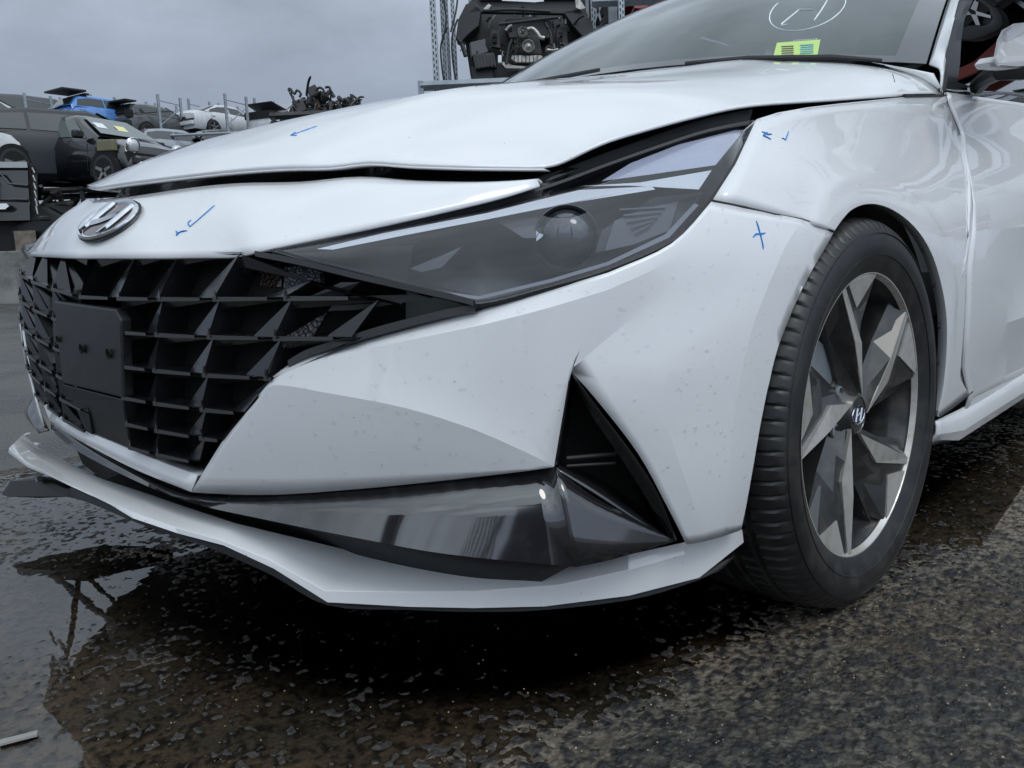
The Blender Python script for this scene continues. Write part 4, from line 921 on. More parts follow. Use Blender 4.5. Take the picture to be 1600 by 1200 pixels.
mx3 = n.new('ShaderNodeMix'); mx3.data_type = 'RGBA'; l.new(m4.outputs[0], mx3.inputs[0]); l.new(mx2.outputs[2], mx3.inputs[6]); l.new(mud.outputs[0], mx3.inputs[7]); an2 = n.new('ShaderNodeAttribute'); an2.attribute_name = 'stone'; m5 = n.new('ShaderNodeMath'); m5.operation = 'MULTIPLY'; m5.inputs[1].default_value = .8; l.new(an2.outputs['Fac'], m5.inputs[0])
mx4 = n.new('ShaderNodeMix'); mx4.data_type = 'RGBA'; l.new(m5.outputs[0], mx4.inputs[0]); l.new(mx3.outputs[2], mx4.inputs[6]); mx4.inputs[7].default_value = (.012, .013, .016, 1); l.new(mx4.outputs[2], b.inputs['Base Color']); b.inputs['Specular IOR Level'].default_value = .4
rg2 = n.new('ShaderNodeMapRange'); l.new(nse(60, 3).outputs[0], rg2.inputs[0]); rg2.inputs[1].default_value = .35; rg2.inputs[2].default_value = .65; rg2.inputs[3].default_value = .4; rg2.inputs[4].default_value = .75; l.new(rg2.outputs[0], b.inputs['Roughness'])
bp1 = n.new('ShaderNodeBump'); bp1.inputs['Distance'].default_value = .0022; l.new(nse(230, 4).outputs[0], bp1.inputs['Height'])
bp2 = n.new('ShaderNodeBump'); bp2.inputs['Distance'].default_value = .004; l.new(nse(110, 3, 'v').outputs[0], bp2.inputs['Height']); l.new(bp1.outputs[0], bp2.inputs['Normal']); l.new(bp2.outputs[0], b.inputs['Normal'])
silt = np.clip((.0030-(h-.004)-.0010)/.0035, 0, 1)*np.clip(1-slope/.012, 0, 1)*np.clip(edge/.7, 0, 1)
at2 = me.attributes.new('stone', 'FLOAT', 'POINT'); at2.data.foreach_set('value', np.clip((cells-.60)*7, 0, 1).astype(np.float32).ravel())
at_ = me.attributes.new('silt', 'FLOAT', 'POINT'); at_.data.foreach_set('value', silt.astype(np.float32).ravel())
me.materials.append(ASPH); ob('asphalt', me, kind='structure')
# the yard beyond: one big sheet with a hole-free lower level
gm = MB().add([(-300, -300, -.008), (60, -300, -.008), (60, 60, -.008), (-300, 60, -.008)], [(0, 1, 2, 3)])
GRD = mat('wet_yard_asphalt', (.05, .049, .047), .25, noise=(.9, (.085, .08, .072), .42, .62, .55), bump=[(80., .004, 'v'), (6., .004, 'n')])
gm.build('ground', GRD, ang=0, outward=(0, 0, -5), kind='structure')
# puddle: a thin sheet of water the aggregate pokes through
WATER = bpy.data.materials.new('puddle_water'); WATER.use_nodes = True; n = WATER.node_tree.nodes; l = WATER.node_tree.links; n.clear()
o_ = n.new('ShaderNodeOutputMaterial'); tr_ = n.new('ShaderNodeBsdfTransparent'); tr_.inputs[0].default_value = (.93, .88, .80, 1); g_ = n.new('ShaderNodeBsdfGlossy'); g_.inputs['Roughness'].default_value = .015
f_ = n.new('ShaderNodeFresnel'); f_.inputs[0].default_value = 1.85; x_ = n.new('ShaderNodeMixShader'); l.new(f_.outputs[0], x_.inputs[0]); l.new(tr_.outputs[0], x_.inputs[1]); l.new(g_.outputs[0], x_.inputs[2]); l.new(x_.outputs[0], o_.inputs[0])
tcn = n.new('ShaderNodeTexCoord'); nn_ = n.new('ShaderNodeTexNoise'); nn_.inputs['Scale'].default_value = 14; l.new(tcn.outputs['Object'], nn_.inputs['Vector']); bb = n.new('ShaderNodeBump'); bb.inputs['Distance'].default_value = .0006
l.new(nn_.outputs[0], bb.inputs['Height']); l.new(bb.outputs[0], g_.inputs['Normal']); l.new(bb.outputs[0], f_.inputs['Normal'])
pud = [(1.85, -1.4), (1.85, 1.3), (1.2, 1.25), (.6, 1.15), (0, 1.0), (-1, .9), (-1.9, .9), (-1.9, -1.4)]
MB().add([(x, y, -.0019) for x, y in pud], [tuple(range(len(pud)))]).build('puddle', WATER, ang=0, outward=(0, 0, -5), kind='structure')
# loose grit
G = MB(); rr = random.Random(5)
for _ in range(700):
    u = rr.uniform(0, 1600); v = rr.uniform(640, 1200); p = ax(u, v, 2, 0.)
    if p[0] < -1.9 or p[1] < -1.4 or p[0] > 1.8 or p[1] > 1.8: continue
    if p[1] < .75 and rr.random() < .65: continue
    s = rr.uniform(.0008, .0022)*(1.6 if rr.random() < .06 else 1); z = .003+float(np.clip(p[1]-.62+.25*(p[0]-.6), 0, 1.2))*.02
    P_ = [Vector((rr.uniform(.6, 1)*s*dx, rr.uniform(.6, 1)*s*dy, s*rr.uniform(.5, .9)*dz)) for dx, dy, dz in ((1, 0, 0), (0, 1, 0), (-1, 0, 0), (0, -1, 0), (0, 0, 1), (0, 0, -1))]
    G.add([Vector((p[0], p[1], z))+q for q in P_], [(0, 1, 4), (1, 2, 4), (2, 3, 4), (3, 0, 4), (1, 0, 5), (2, 1, 5), (3, 2, 5), (0, 3, 5)])
G.build('loose_grit', mat('pale_grit', (.34, .26, .17), .6), ang=0, merge=0, kind='stuff')
stk = [ax(u, v, 2, .0) for u, v in ((0, 1167), (58, 1152), (60, 1145), (0, 1160))]
MB().prism([p+np.array([0, 0, .001]) for p in stk], (0, 0, .003)).build('twig', mat('pale_wood', (.30, .29, .27), .6), ang=0, label='pale flat stick lying on the wet asphalt at the bottom left', catg='stick')
# ================================================================== the yard behind
HD0 = math.atan2(RM[2][1], RM[2][0])
def hd(a): return HD0-R(a)                     # heading turned a degrees to the right of the view
DGLASS = mat('dark_car_glass', (.015, .02, .022), .08, coat=1); CGLASS = mat('clear_car_glass', (.07, .09, .09), .15, coat=.5)
def paint(name, c, rough=.35): return mat(name, c, rough, coat=.8, noise=(3., tuple(x*.75 for x in c), .4, .7))
TLIGHT = mat('tail_lamp_red', (.30, .015, .012), .2, coat=1); HLIGHT = mat('head_lamp_glass', (.6, .62, .63), .12, coat=1, metal=.3)
DARKMET = mat('dirty_dark_metal', (.03, .03, .032), .5, metal=.4, noise=(7., (.07, .065, .06), .4, .7)); GREYMET = mat('dull_alloy', (.42, .41, .38), .4, metal=.7, noise=(20., (.14, .13, .12), .4, .7))
ALLOY = mat('grey_alloy_wheel', (.35, .35, .36), .3, metal=.7); CASTB = mat('cast_dark', (.012, .012, .013), .5)
STY = {
 'hatch': dict(deck=[(-1.98, .45), (-2.0, .75), (-1.9, 1.02), (-.9, 1.0), (.75, .96), (1.3, .90), (1.85, .74), (2.0, .50)], roof=[(-1.95, 1.02), (-1.6, 1.40), (-.9, 1.47), (.0, 1.44), (.95, .96)], wb=(-1.25, 1.25)),
 'coupe': dict(deck=[(-2.25, .45), (-2.3, .82), (-2.1, 1.0), (-1.2, 1.0), (.7, .94), (1.5, .86), (2.15, .70), (2.25, .45)], roof=[(-1.75, 1.0), (-.9, 1.34), (-.3, 1.39), (.25, 1.34), (1.1, .92)], wb=(-1.35, 1.38)),
 'suv': dict(deck=[(-2.2, .55), (-2.25, .95), (-2.15, 1.15), (-.9, 1.13), (.9, 1.08), (1.5, 1.02), (2.1, .85), (2.2, .55)], roof=[(-2.12, 1.15), (-1.85, 1.50), (-1.0, 1.60), (.2, 1.60), (1.1, 1.07)], wb=(-1.35, 1.35)),
 'van': dict(deck=[(-2.35, .45), (-2.4, .95), (-2.38, 1.15), (-.9, 1.13), (1.2, 1.08), (1.7, 1.0), (2.2, .85), (2.3, .5)], roof=[(-2.36, 1.15), (-2.2, 1.78), (-1.0, 1.86), (.6, 1.83), (1.5, 1.07)], wb=(-1.45, 1.5)),
 'small': dict(deck=[(-1.7, .45), (-1.75, .75), (-1.68, 1.02), (-.7, 1.0), (.85, .97), (1.25, .92), (1.6, .78), (1.72, .50)], roof=[(-1.66, 1.02), (-1.45, 1.36), (-.7, 1.48), (.1, 1.45), (.95, .98)], wb=(-1.1, 1.15))}
def bg_wheel(par, x, y, r, mt):
    w = bpy.data.objects.new('wheel', None); C.objects.link(w); w.parent = par; w.location = (x, y, r)
    s = 1 if y > 0 else -1
    MB().lathe([(r*.64, .09*s), (r*.8, .10*s), (r*.96, .085*s), (r, .05*s), (r, -.08*s), (r*.6, -.09*s)], 28).build('tyre', RUBBER, w, ang=40)
    m_ = MB().lathe([(r*.64, .085*s), (r*.60, .075*s), (r*.56, .04*s), (.001, .03*s)], 28); m_.build('rim', CASTB, w, ang=40)
    for k in range(5):
        a = 2*math.pi*k/5+.3; c, s_ = math.cos(a), math.sin(a); q = r*.62; t = r*.10
        MB().add([(c*.04-s_*t, .075*s, s_*.04+c*t), (c*.04+s_*t, .075*s, s_*.04-c*t), (c*q+s_*t*.7, .088*s, s_*q-c*t*.7), (c*q-s_*t*.7, .088*s, s_*q+c*t*.7)], [(0, 1, 2, 3)]).build('spoke', mt, w, ang=0, solid=.02)
    return w
def bg_car(name, label, catg, loc, yaw, style, body, glass=DGLASS, W_=1.78, group=None, wheels=True, rim=ALLOY, rear=True, front=True, pitch=0, shell=False, sides=(-1, 1)):
    st = STY[style]; root = empty(name, loc, label, catg, group); root.rotation_euler = (0, pitch, yaw)
    w = W_/2; deck = st['deck']; roof = st['roof']; z0 = .22
    xs = [p[0] for p in deck]; dz = [p[1] for p in deck]; L0, L1 = xs[0], xs[-1]
    rows = []
    for x in np.linspace(L0, L1, 25):
        zt = float(np.interp(x, xs, dz)); k = 1-.16*abs((x-(L0+L1)/2)/((L1-L0)/2))**4
        f = 1-.10*max(0, (x-.9)/1.2)
        b = w*k; rows.append([np.array(q) for q in ((x, -b*.86, z0), (x, -b*.97, z0+.12), (x, -b, zt*.62), (x, -b*.985, zt-.14), (x, -b*.93*f, zt-.03), (x, -b*.5, zt+.02), (x, 0, zt+.03), (x, b*.5, zt+.02), (x, b*.93*f, zt-.03), (x, b*.985, zt-.14), (x, b, zt*.62), (x, b*.97, z0+.12), (x, b*.86, z0))])
    bd = MB().grid(rows); n_ = len(rows[0])
    bd.add(rows[0], [tuple(range(n_))]); bd.add(rows[-1], [tuple(range(n_))[::-1]]); bo = bd.build('body', body, root, ang=35, merge=1e-4)
    # greenhouse
    rx = [p[0] for p in roof]; rz = [p[1] for p in roof]; g = []
    for x in np.linspace(rx[0], rx[-1], 21):
        zt = float(np.interp(x, rx, rz)); zb = float(np.interp(x, xs, dz))-.05; h = max(.001, zt-zb); b = w*.92; tw = b-.24*h/.45*.75
        g.append([np.array(q) for q in ((x, -b, zb), (x, -tw*1.01, zt-.05*min(1, h*3)), (x, -tw*.85, zt), (x, 0, zt+.02), (x, tw*.85, zt), (x, tw*1.01, zt-.05*min(1, h*3)), (x, b, zb))])
    MB().grid(g).build('roof', body, root, ang=40)
    def gpt(x, f, side, o=.012):               # point on the side glass: f 0..1 of height
        zt = float(np.interp(x, rx, rz)); zb = float(np.interp(x, xs, dz))-.05; h = max(.001, zt-zb); b = w*.92; tw = b-.24*h/.45*.75
        y = b+(tw*1.01-b)*f+o; return (x, y*side, zb+(zt-.05*min(1, h*3)-zb)*f)
    xa, xb = rx[0]+.18, rx[-1]-.28; nw = 3 if style in ('van', 'suv') else 2
    for sd_ in sides:
        for k in range(nw):
            a = xa+(xb-xa)*k/nw+.03; b_ = xa+(xb-xa)*(k+1)/nw-.03
            pts = [gpt(a, .16, sd_), gpt((a+b_)/2, .16, sd_), gpt(b_, .16, sd_), gpt(b_-(.16 if k == nw-1 else 0), .86, sd_), gpt((a+b_)/2, .88, sd_), gpt(a+(.10 if k == 0 else 0), .86, sd_)]
            if k == nw-1: pts[3] = gpt(max((a+b_)/2+.05, min(b_, rx[-2])), .84, sd_)
            MB().add(pts, [tuple(range(6))]).build('side_glass', glass, root, ang=0, solid=.004)
        for xx in (xa+(xb-xa)*.5, xb+.05, xa+.15):
            zb = float(np.interp(xx, xs, dz)); kk = w*(1-.16*abs((xx-(L0+L1)/2)/((L1-L0)/2))**4)+.003
            MB().add([(xx-.006, kk*sd_, .34), (xx+.006, kk*sd_, .34), (xx+.006, kk*.99*sd_, zb-.12), (xx-.006, kk*.99*sd_, zb-.12)], [(0, 1, 2, 3)]).build('door_gap', SEAM, root, ang=0)
        for xx in (xa+(xb-xa)*.5+.12, xa+.25): MB().box((xx, (w*.985+.012)*sd_, float(np.interp(xx, xs, dz))-.19), (.09, .012, .014)).build('door_handle', body, root, ang=0, bevel=.004)
        MB().box((xb-.05, (w+.10)*sd_, float(np.interp(xb, xs, dz))+.04), (.06, .10, .07)).build('wing_mirror', CASTB, root, ang=40, bevel=.03)
        for xw in st['wb']:
            ac = [(xw+.37*math.cos(q), (w*1.0+.004-.03*(abs(xw) > 1.3))*sd_, .33+.37*math.sin(q)) for q in np.linspace(-.25, math.pi+.25, 16)]
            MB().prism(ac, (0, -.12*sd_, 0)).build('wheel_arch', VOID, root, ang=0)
            if wheels: bg_wheel(root, xw, (w-.09)*sd_, .33, rim)
    def scrn(x0, x1, nm):
        P = []
        for x, s_ in ((x0, .90), (x1, .84)):
            zt = float(np.interp(x, rx, rz)); zb = float(np.interp(x, xs, dz))-.05; h = max(.001, zt-zb); b = w*.92; tw = b-.24*h/.45*.75
            P.append((x, -tw*s_, zt+.03, tw*s_))
        (xa_, ya, za_, yb), (xc, yc_, zc_, yd) = P; dx = .03 if x0 > 0 else -.03
        MB().add([(xa_+dx, ya, za_), (xa_+dx, yb, za_), (xc+dx, yd, zc_), (xc+dx, yc_, zc_)], [(0, 1, 2, 3)]).build(nm, glass, root, ang=0, solid=.006)
    scrn(rx[-1]-.07, rx[-2]+.08, 'windscreen'); scrn(rx[0]+.03, rx[1]-.03, 'rear_glass')
    if rear:
        for s_ in (-1, 1):
            z = dz[1]; MB().box((xs[1]+.10, s_*w*.80, z+.02), (.13, .12, .07)).build('tail_lamp', TLIGHT, root, ang=0, bevel=.02)
        MB().box((xs[0]-.0, 0, .42), (.06, w*.80, .13)).build('rear_bumper', body, root, ang=0, bevel=.04)
        MB().box((xs[0]-.03, 0, .70), (.02, .26, .055)).build('number_plate', PAPER, root, ang=0)
    if front:
        for s_ in (-1, 1): MB().box((xs[-2]-.02, s_*w*.70, dz[-2]-.03), (.12, .15, .07)).build('head_lamp', HLIGHT, root, ang=0, bevel=.03)
        MB().box((xs[-1]+.0, 0, .42), (.05, w*.8, .13)).build('front_bumper', body, root, ang=0, bevel=.04)
        MB().box((xs[-1]+.02, 0, .62), (.05, w*.45, .07)).build('front_grille', CASTB, root, ang=0)
    return root
P_DG = paint('dark_grey_paint', (.035, .038, .042)); P_BLUE = paint('bright_blue_paint', (.09, .25, .60)); P_GR = paint('mid_grey_paint', (.07, .075, .08))
P_WH = paint('chalk_white_paint', (.66, .68, .70)); P_BK = paint('black_paint', (.008, .009, .011), .2); P_RED = paint('red_paint', (.32, .012, .012)); P_NAVY = mat('blue_black_paint', (.010, .014, .020), .45, noise=(3., (.016, .02, .026), .4, .7))
def base(u, v, D): return tuple(at(u, v, D))
SLZ = .91; W0z = at(822, 135, 11.3)[2]
def fz(u, D, z): p = at(u, 400, D); return np.array([p[0], p[1], z])
CONC = mat('stained_concrete', (.24, .24, .225), .75, noise=(2.2, (.10, .10, .095), .42, .66))
sb = MB(); sb.prism([fz(-900, 15, SLZ), fz(640, 15, SLZ), fz(900, 62, SLZ), fz(-900, 62, SLZ)], (0, 0, -SLZ-.02)); sb.build('concrete_platform', CONC, ang=0, bevel=.02, label='raised concrete platform that carries the racks and stacked cars', catg='platform')
MB().prism([fz(26, 15.6, SLZ), fz(60, 15.6, SLZ), fz(60, 16.0, SLZ), fz(26, 16.0, SLZ)], (0, 0, .36)).build('low_wall', mat('brown_block', (.12, .10, .08), .8, noise=(8., (.2, .17, .14), .4, .6)), ang=0, label='low brown block wall behind the white bonnet at the left', catg='wall')
def beams(u0, u1, Ds, z, nm, lb, mt, legs=(), zb=0., s=.06):
    r_ = empty(nm, tuple(float(c) for c in fz(u0, Ds[0], zb)), lb, 'rack'); o = np.array(fz(u0, Ds[0], zb))
    for D in Ds: MB().tube([fz(u0, D, z-s)-o, fz(u1, D, z-s)-o], s, 4).build('beam', mt, r_, ang=0)
    for u in legs:
        for D in Ds: MB().tube([fz(u, D, zb)-o, fz(u, D, z)-o], s*.8, 4).build('upright', mt, r_, ang=0)
GD = 'crashed cars on the galvanised rack beyond the bonnet'
DR = 32.
bg_car('wrecked_van', 'dark grey people carrier seen from behind on the rack at far left', 'car', base(68, 222, 38), hd(37), 'van', P_DG, group=GD)
b1 = bg_car('wrecked_hatchback', 'bright blue hatchback with dark hatch raised on the rack', 'car', base(172, 214, 36), hd(35), 'hatch', P_BLUE, group=GD, rear=False)
MB().box((-1.7, 0, 1.62), (.5, .68, .04)).box((-1.2, 0, 1.5), (.1, .68, .04)).build('open_tailgate', CASTB, b1, ang=0, bevel=.02)
b2 = bg_car('wrecked_hatchback', 'grey hatchback without rear bumper on the rack beside the blue car', 'car', base(248, 224, 37), hd(28), 'hatch', P_GR, group=GD, rear=False)
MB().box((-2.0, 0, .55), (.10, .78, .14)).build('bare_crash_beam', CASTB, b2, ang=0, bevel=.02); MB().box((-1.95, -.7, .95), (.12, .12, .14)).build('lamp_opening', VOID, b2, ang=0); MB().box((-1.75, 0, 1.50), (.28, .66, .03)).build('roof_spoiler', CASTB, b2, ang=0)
for s_ in (-1, 1): MB().lathe([(.12, .01), (.10, .0), (.05, .0), (.001, -.01)], 16, 'y', (-1.95, .82*s_, .98)).build('hinge_cover', CASTB, b2, ang=0)
b3 = bg_car('wrecked_coupe', 'white coupe with torn rear corner and broken tail lamp on the rack', 'car', base(352, 218, 39), hd(30), 'coupe', P_WH, group=GD, rear=False)
MB().box((-2.26, .62, .84), (.12, .22, .06)).build('tail_lamp', TLIGHT, b3, ang=0, bevel=.02); MB().box((-2.3, -.1, .62), (.06, .6, .012)).build('boot_gap', SEAM, b3, ang=0); MB().box((-2.26, .78, .52), (.22, .16, .13)).build('torn_corner', VOID, b3, ang=0); MB().box((-2.34, -.1, .45), (.07, .62, .08)).build('rear_bumper', P_WH, b3, ang=0, bevel=.03)
MB().box((-2.1, .82, .45), (.25, .05, .05)).build('crash_foam', mat('tan_foam', (.35, .25, .15), .8), b3, ang=0)
b4 = bg_car('wrecked_saloon', 'white car with black open bonnet beside the pile of black engine parts', 'car', base(452, 214, 39), hd(205), 'hatch', P_WH, group=GD, front=False)
MB().prism([(1.0, -.75, .98), (1.9, -.7, 1.22), (1.9, .7, 1.22), (1.0, .75, .98)], (0, 0, .03)).build('raised_bonnet', CASTB, b4, ang=0); MB().box((1.7, 0, .72), (.35, .7, .15)).build('engine_bay_dark', VOID, b4, ang=0)
b5 = bg_car('wrecked_car', 'pale car cut off by the left edge of the photo on the upper rack', 'car', base(-22, 218, 34), hd(40), 'suv', paint('pale_green_white_paint', (.50, .55, .48)), group=GD)
# nearer black cars on the lower stack
s1 = bg_car('parked_suv', 'black sport utility car seen from behind beside the small black hatchback', 'car', base(128, 305, 17.8), hd(50), 'suv', P_NAVY, rim=CASTB, W_=1.9)
MB().box((-1.25, .965, 1.02), (.05, .006, .04)).build('paper_note', PAPER, s1, ang=0)
s2 = bg_car('wrecked_city_car', 'small black hatchback with round headlamp hanging and front bumper missing', 'car', base(160, 303, 17.3), hd(118), 'small', P_BK, glass=CGLASS, W_=1.66, front=False)
s2.rotation_euler = (R(-2), R(2), hd(118))
for yy in (.55,):
    MB().lathe([(.001, .05), (.06, .045), (.10, .02), (.125, 0), (.13, -.06)], 24, 'x', (1.66, -yy, .80)).build('round_headlamp', HLIGHT, s2, ang=50); MB().lathe([(.128, .012), (.142, .0), (.135, -.05)], 24, 'x', (1.67, -yy, .80)).build('headlamp_ring', CHROME, s2, ang=40)
    MB().lathe([(.001, .05), (.06, .045), (.10, .02), (.125, 0), (.13, -.06)], 24, 'x', (1.60, yy, .80)).build('round_headlamp', HLIGHT, s2, ang=50)
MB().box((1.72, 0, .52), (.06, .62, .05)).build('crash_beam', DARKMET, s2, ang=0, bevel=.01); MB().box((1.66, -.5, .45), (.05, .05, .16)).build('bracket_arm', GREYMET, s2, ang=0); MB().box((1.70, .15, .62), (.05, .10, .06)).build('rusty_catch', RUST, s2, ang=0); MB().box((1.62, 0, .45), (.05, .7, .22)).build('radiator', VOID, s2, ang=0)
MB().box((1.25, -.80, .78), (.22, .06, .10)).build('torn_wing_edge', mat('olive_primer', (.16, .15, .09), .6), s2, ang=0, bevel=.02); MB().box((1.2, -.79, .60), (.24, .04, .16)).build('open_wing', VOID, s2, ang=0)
for (x0, y0, mt) in ((.62, -.42, PAPER), (.62, .05, YPAPER)):
    zz = float(np.interp(x0, [.1, .95], [1.45, .98])); MB().add([(x0+.05, y0-.11, zz+.02), (x0+.05, y0+.11, zz+.02), (x0-.10, y0+.11, zz+.125), (x0-.10, y0-.11, zz+.125)], [(0, 1, 2, 3)]).build('paper_note', mt, s2, ang=0, solid=.004)
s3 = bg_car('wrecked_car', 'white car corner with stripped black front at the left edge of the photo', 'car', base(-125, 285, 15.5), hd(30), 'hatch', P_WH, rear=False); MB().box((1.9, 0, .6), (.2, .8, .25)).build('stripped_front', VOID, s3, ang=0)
s4 = bg_car('crushed_car', 'flattened black car under the rack of the small black hatchback', 'car', base(118, 396, 16.6), hd(118), 'hatch', CASTB, glass=CASTB); s4.scale = (1, 1, .62)
s5 = bg_car('stacked_car', 'silver car on the lower rack deck behind the bonnet edge', 'car', base(285, 262, 36), hd(45), 'hatch', paint('silver_paint', (.30, .33, .36)), W_=1.75)
s6 = bg_car('stacked_car', 'black car low on the rack under the white coupe', 'car', base(372, 262, 37), hd(45), 'hatch', P_BK)
# pickup load bed standing at the left edge
def bed():
    root = empty('pickup_bed', base(15, 345, 16.00), 'black pickup load bed side with pale top cap at the left edge', 'truck bed'); root.rotation_euler = (0, 0, 0); o = Vector(root.location)
    def Q(u, v, D): return tuple(Vector(at(u, v, D))-o)
    bw_ = np.array(ray(30, 300)); bw_ = tuple(bw_/np.linalg.norm(bw_)*2.2)
    MB().prism([Q(-60, 262, 15.80), (Q(43, 262, 15.80)), Q(47, 344, 15.80), Q(-60, 346, 15.80)], bw_).build('bed_side', P_BK, root, ang=0)
    MB().prism([Q(-60, 252, 15.70), Q(42, 253, 15.70), Q(43, 262, 15.70), Q(-60, 262, 15.70)], bw_).build('bed_cap', mat('pale_plastic_cap', (.33, .35, .36), .5), root, ang=0)
    MB().tube([Q(-20, 270, 15.72), Q(2, 272, 15.72), Q(14, 287, 15.72), Q(44, 290, 15.72)], .022, 6).tube([Q(-20, 310, 15.72), Q(44, 312, 15.72)], .02, 6).build('pressed_rib', P_BK, root)
    MB().prism([Q(43, 253, 15.90), Q(50, 256, 15.90), Q(58, 275, 15.90), Q(60, 330, 15.90), (Q(56, 350, 15.90)), Q(48, 345, 15.90)], tuple(np.array(bw_)*.3)).build('tail_corner', CASTB, root, ang=0)
    for k in range(6): MB().tube([Q(50+k*1.2, 262+k*12, 15.60), Q(54+k, 270+k*13, 15.60)], .014, 5).build('torn_edge', GREYMET, root)
    MB().prism([Q(-30, 318, 15.66), Q(10, 318, 15.66), Q(14, 322, 15.66), Q(8, 327, 15.66), Q(-30, 327, 15.66)], tuple(np.array(bw_)*.03)).build('bed_trim', PAPER, root, ang=0)
    MB().prism([Q(-60, 345, 16.00), Q(62, 345, 16.00), (Q(50, 397, 16.00)), Q(-60, 398, 16.00)], tuple(np.array(bw_)*.8)).build('chassis', VOID, root, ang=0)
bed()
# galvanised racking
def post(MBx, p, h, s, ux, uy):
    MBx.box((p[0], p[1], p[2]-h/2), (s, s, h/2))
def frame(ua, va, Da, ub, vb, Db, label, h=3.6, s=.05):
    A = np.array(at(ua+1, va, Da)); B = np.array(at(ub+1, vb, Db)); root = empty('storage_rack', (float(A[0]), float(A[1]), float(A[2]-h)), label, 'rack', 'galvanised rack uprights on the skyline'); o = np.array([A[0], A[1], A[2]-h])
    a, b = A-o, B-o
    for q in (a, b):
        MB().box((q[0], q[1], q[2]-h/2), (s, s, h/2)).build('upright', STEEL, root, ang=0, bevel=.008)
    zt = min(a[2], b[2])-.25
    def br(z0, z1): MB().tube([(a[0], a[1], z0), (b[0], b[1], z1)], .022, 5).build('brace', STEEL, root)
    br(zt, zt); z = zt; k = 0
    while z-1.0 > zt-3.2:
        if k % 2 == 0: br(z-1.0, z-.1)
        else: br(z, z-.9)
        z -= 1.0; k += 1
FL_ = [((36.5, 145, 35.5), (77.5, 150, 36.9), 'leftmost tall rack frame, before the dark people carrier'), ((139.5, 147, 35.5), (177.5, 152, 36.9), 'tall rack frame standing before the bright blue hatchback'),
       ((245, 147, 35.5), (280, 153, 36.9), 'tall rack frame standing before the grey hatchback'), ((350, 146, 35.5), (383, 151, 36.9), 'tall rack frame standing before the white coupe'),
       ((92.5, 152, 41), (131, 158, 42.6), 'rear rack frame between the people carrier and the blue hatchback'), ((192, 154, 41), (227, 159, 42.6), 'rear rack frame between the blue and the grey hatchbacks'),
       ((293, 154, 41), (326, 159, 42.6), 'rear rack frame between the grey hatchback and the white coupe'), ((396, 153, 41), (426, 158.5, 42.6), 'rear rack frame just left of the pile of engine parts'),
       ((241, 161, 47), (274, 165, 48.5), 'distant short rack frame behind the grey hatchback'), ((340, 161, 47), (370, 166.5, 48.5), 'distant short rack frame behind the white coupe')]
for a, b, lb in FL_: frame(*a, *b, lb, h=float(at(a[0], a[1], a[2])[2])-SLZ)
zt_ = float(at(172, 219, 36)[2]); zm_ = float(at(285, 262, 36)[2])
beams(-90, 470, (35.6, 39.4), zt_-.02, 'storage_rack', 'long steel beams carrying the upper row of crashed cars', STEEL, (-90, 470), SLZ)
beams(-90, 420, (35.6, 38.4), zm_-.02, 'storage_rack', 'lower steel beams under the row with the silver car', STEEL, (), SLZ)
beams(-260, 262, (16.9, 18.4), 2.12, 'storage_rack', 'dark low rack under the small black hatchback', DARKMET, (-260, -110, 30, 140, 262), SLZ)
beams(440, 575, (14.6, 15.5), float(at(505, 184, 15)[2]), 'storage_rack', 'stand carrying the heap of engine looms', DARKMET, (445, 570), 0.)
beams(672, 985, (10.95, 12.9), float(W0z)-.01, 'storage_rack', 'beams under the stripped black car', STEEL, (672, 985), 0.)
beams(935, 1330, (11.6, 13.2), float(at(1085, 24, 12.2)[2])-.01, 'storage_rack', 'beams under the red car above the windscreen edge', STEEL, (1330,), 0.)
# stacked dark scrap that fills the lower bays
rr = random.Random(21)
for k, (u, v, D) in enumerate(((70, 322, 17), (118, 322, 17), (20, 400, 12.), (330, 240, 28), (240, 250, 28))):
    if k == 2: continue
    c = np.array(at(u, v, D)); M3 = MB()
    for j in range(26):
        p = c+np.array([rr.gauss(0, .35), rr.gauss(0, .35), rr.gauss(0, .12)]); q = p+np.array([rr.gauss(0, .3), rr.gauss(0, .3), rr.gauss(0, .14)])
        M3.tube([p, (p+q)/2+np.array([0, 0, rr.gauss(0, .06)]), q], rr.uniform(.015, .06), 5)
    M3.build('scrap_pile', DARKMET, ang=40, kind='stuff', label=('dark scrap under the black sport utility car', 'dark scrap under the small black hatchback', '', 'dark scrap below the white coupe', 'dark scrap below the grey hatchback')[k], catg='scrap')
# heap of black engine looms on top of the rack right of the white car
hp = empty('engine_parts_heap', base(505, 188, 15), 'tangled heap of black engine looms and brackets against the sky', 'engine parts'); ho = np.array(base(505, 188, 15))
hpx = [(452, 140), (458, 150), (462, 175), (470, 148), (478, 170), (485, 150), (492, 140), (500, 146), (508, 138), (513, 150), (520, 148), (530, 155), (538, 152), (545, 160), (552, 150), (558, 152), (562, 160)]
for j in range(64):
    t = rr.random(); u = 456+t*104; top = np.interp(u, [452, 462, 475, 500, 515, 530, 548, 564], [141, 143, 146, 140, 141, 150, 156, 158]); v = rr.uniform(top, 186 if u < 520 else 178)
    D = 15+rr.uniform(-.35, .35); a = np.array(at(u, v, D))-ho; d = np.array([rr.gauss(0, .10), rr.gauss(0, .10), rr.gauss(0, .13)])
    mt_ = CASTB if rr.random() < .9 else (RUST if rr.random() < .4 else DARKMET)
    if rr.random() < .35: MB().box(a, (rr.uniform(.03, .09), rr.uniform(.03, .09), rr.uniform(.03, .12)), Matrix.Rotation(rr.uniform(0, 3), 3, 'X')@Matrix.Rotation(rr.uniform(0, 3), 3, 'Z')).build('engine_bracket', mt_, hp, ang=0, bevel=.008)
    else: MB().tube(cat([a, a+d*.5+np.array([0, 0, .05]), a+d], 3), [rr.uniform(.014, .035)]*6+[.012], 6).build('cable_loom', mt_, hp)
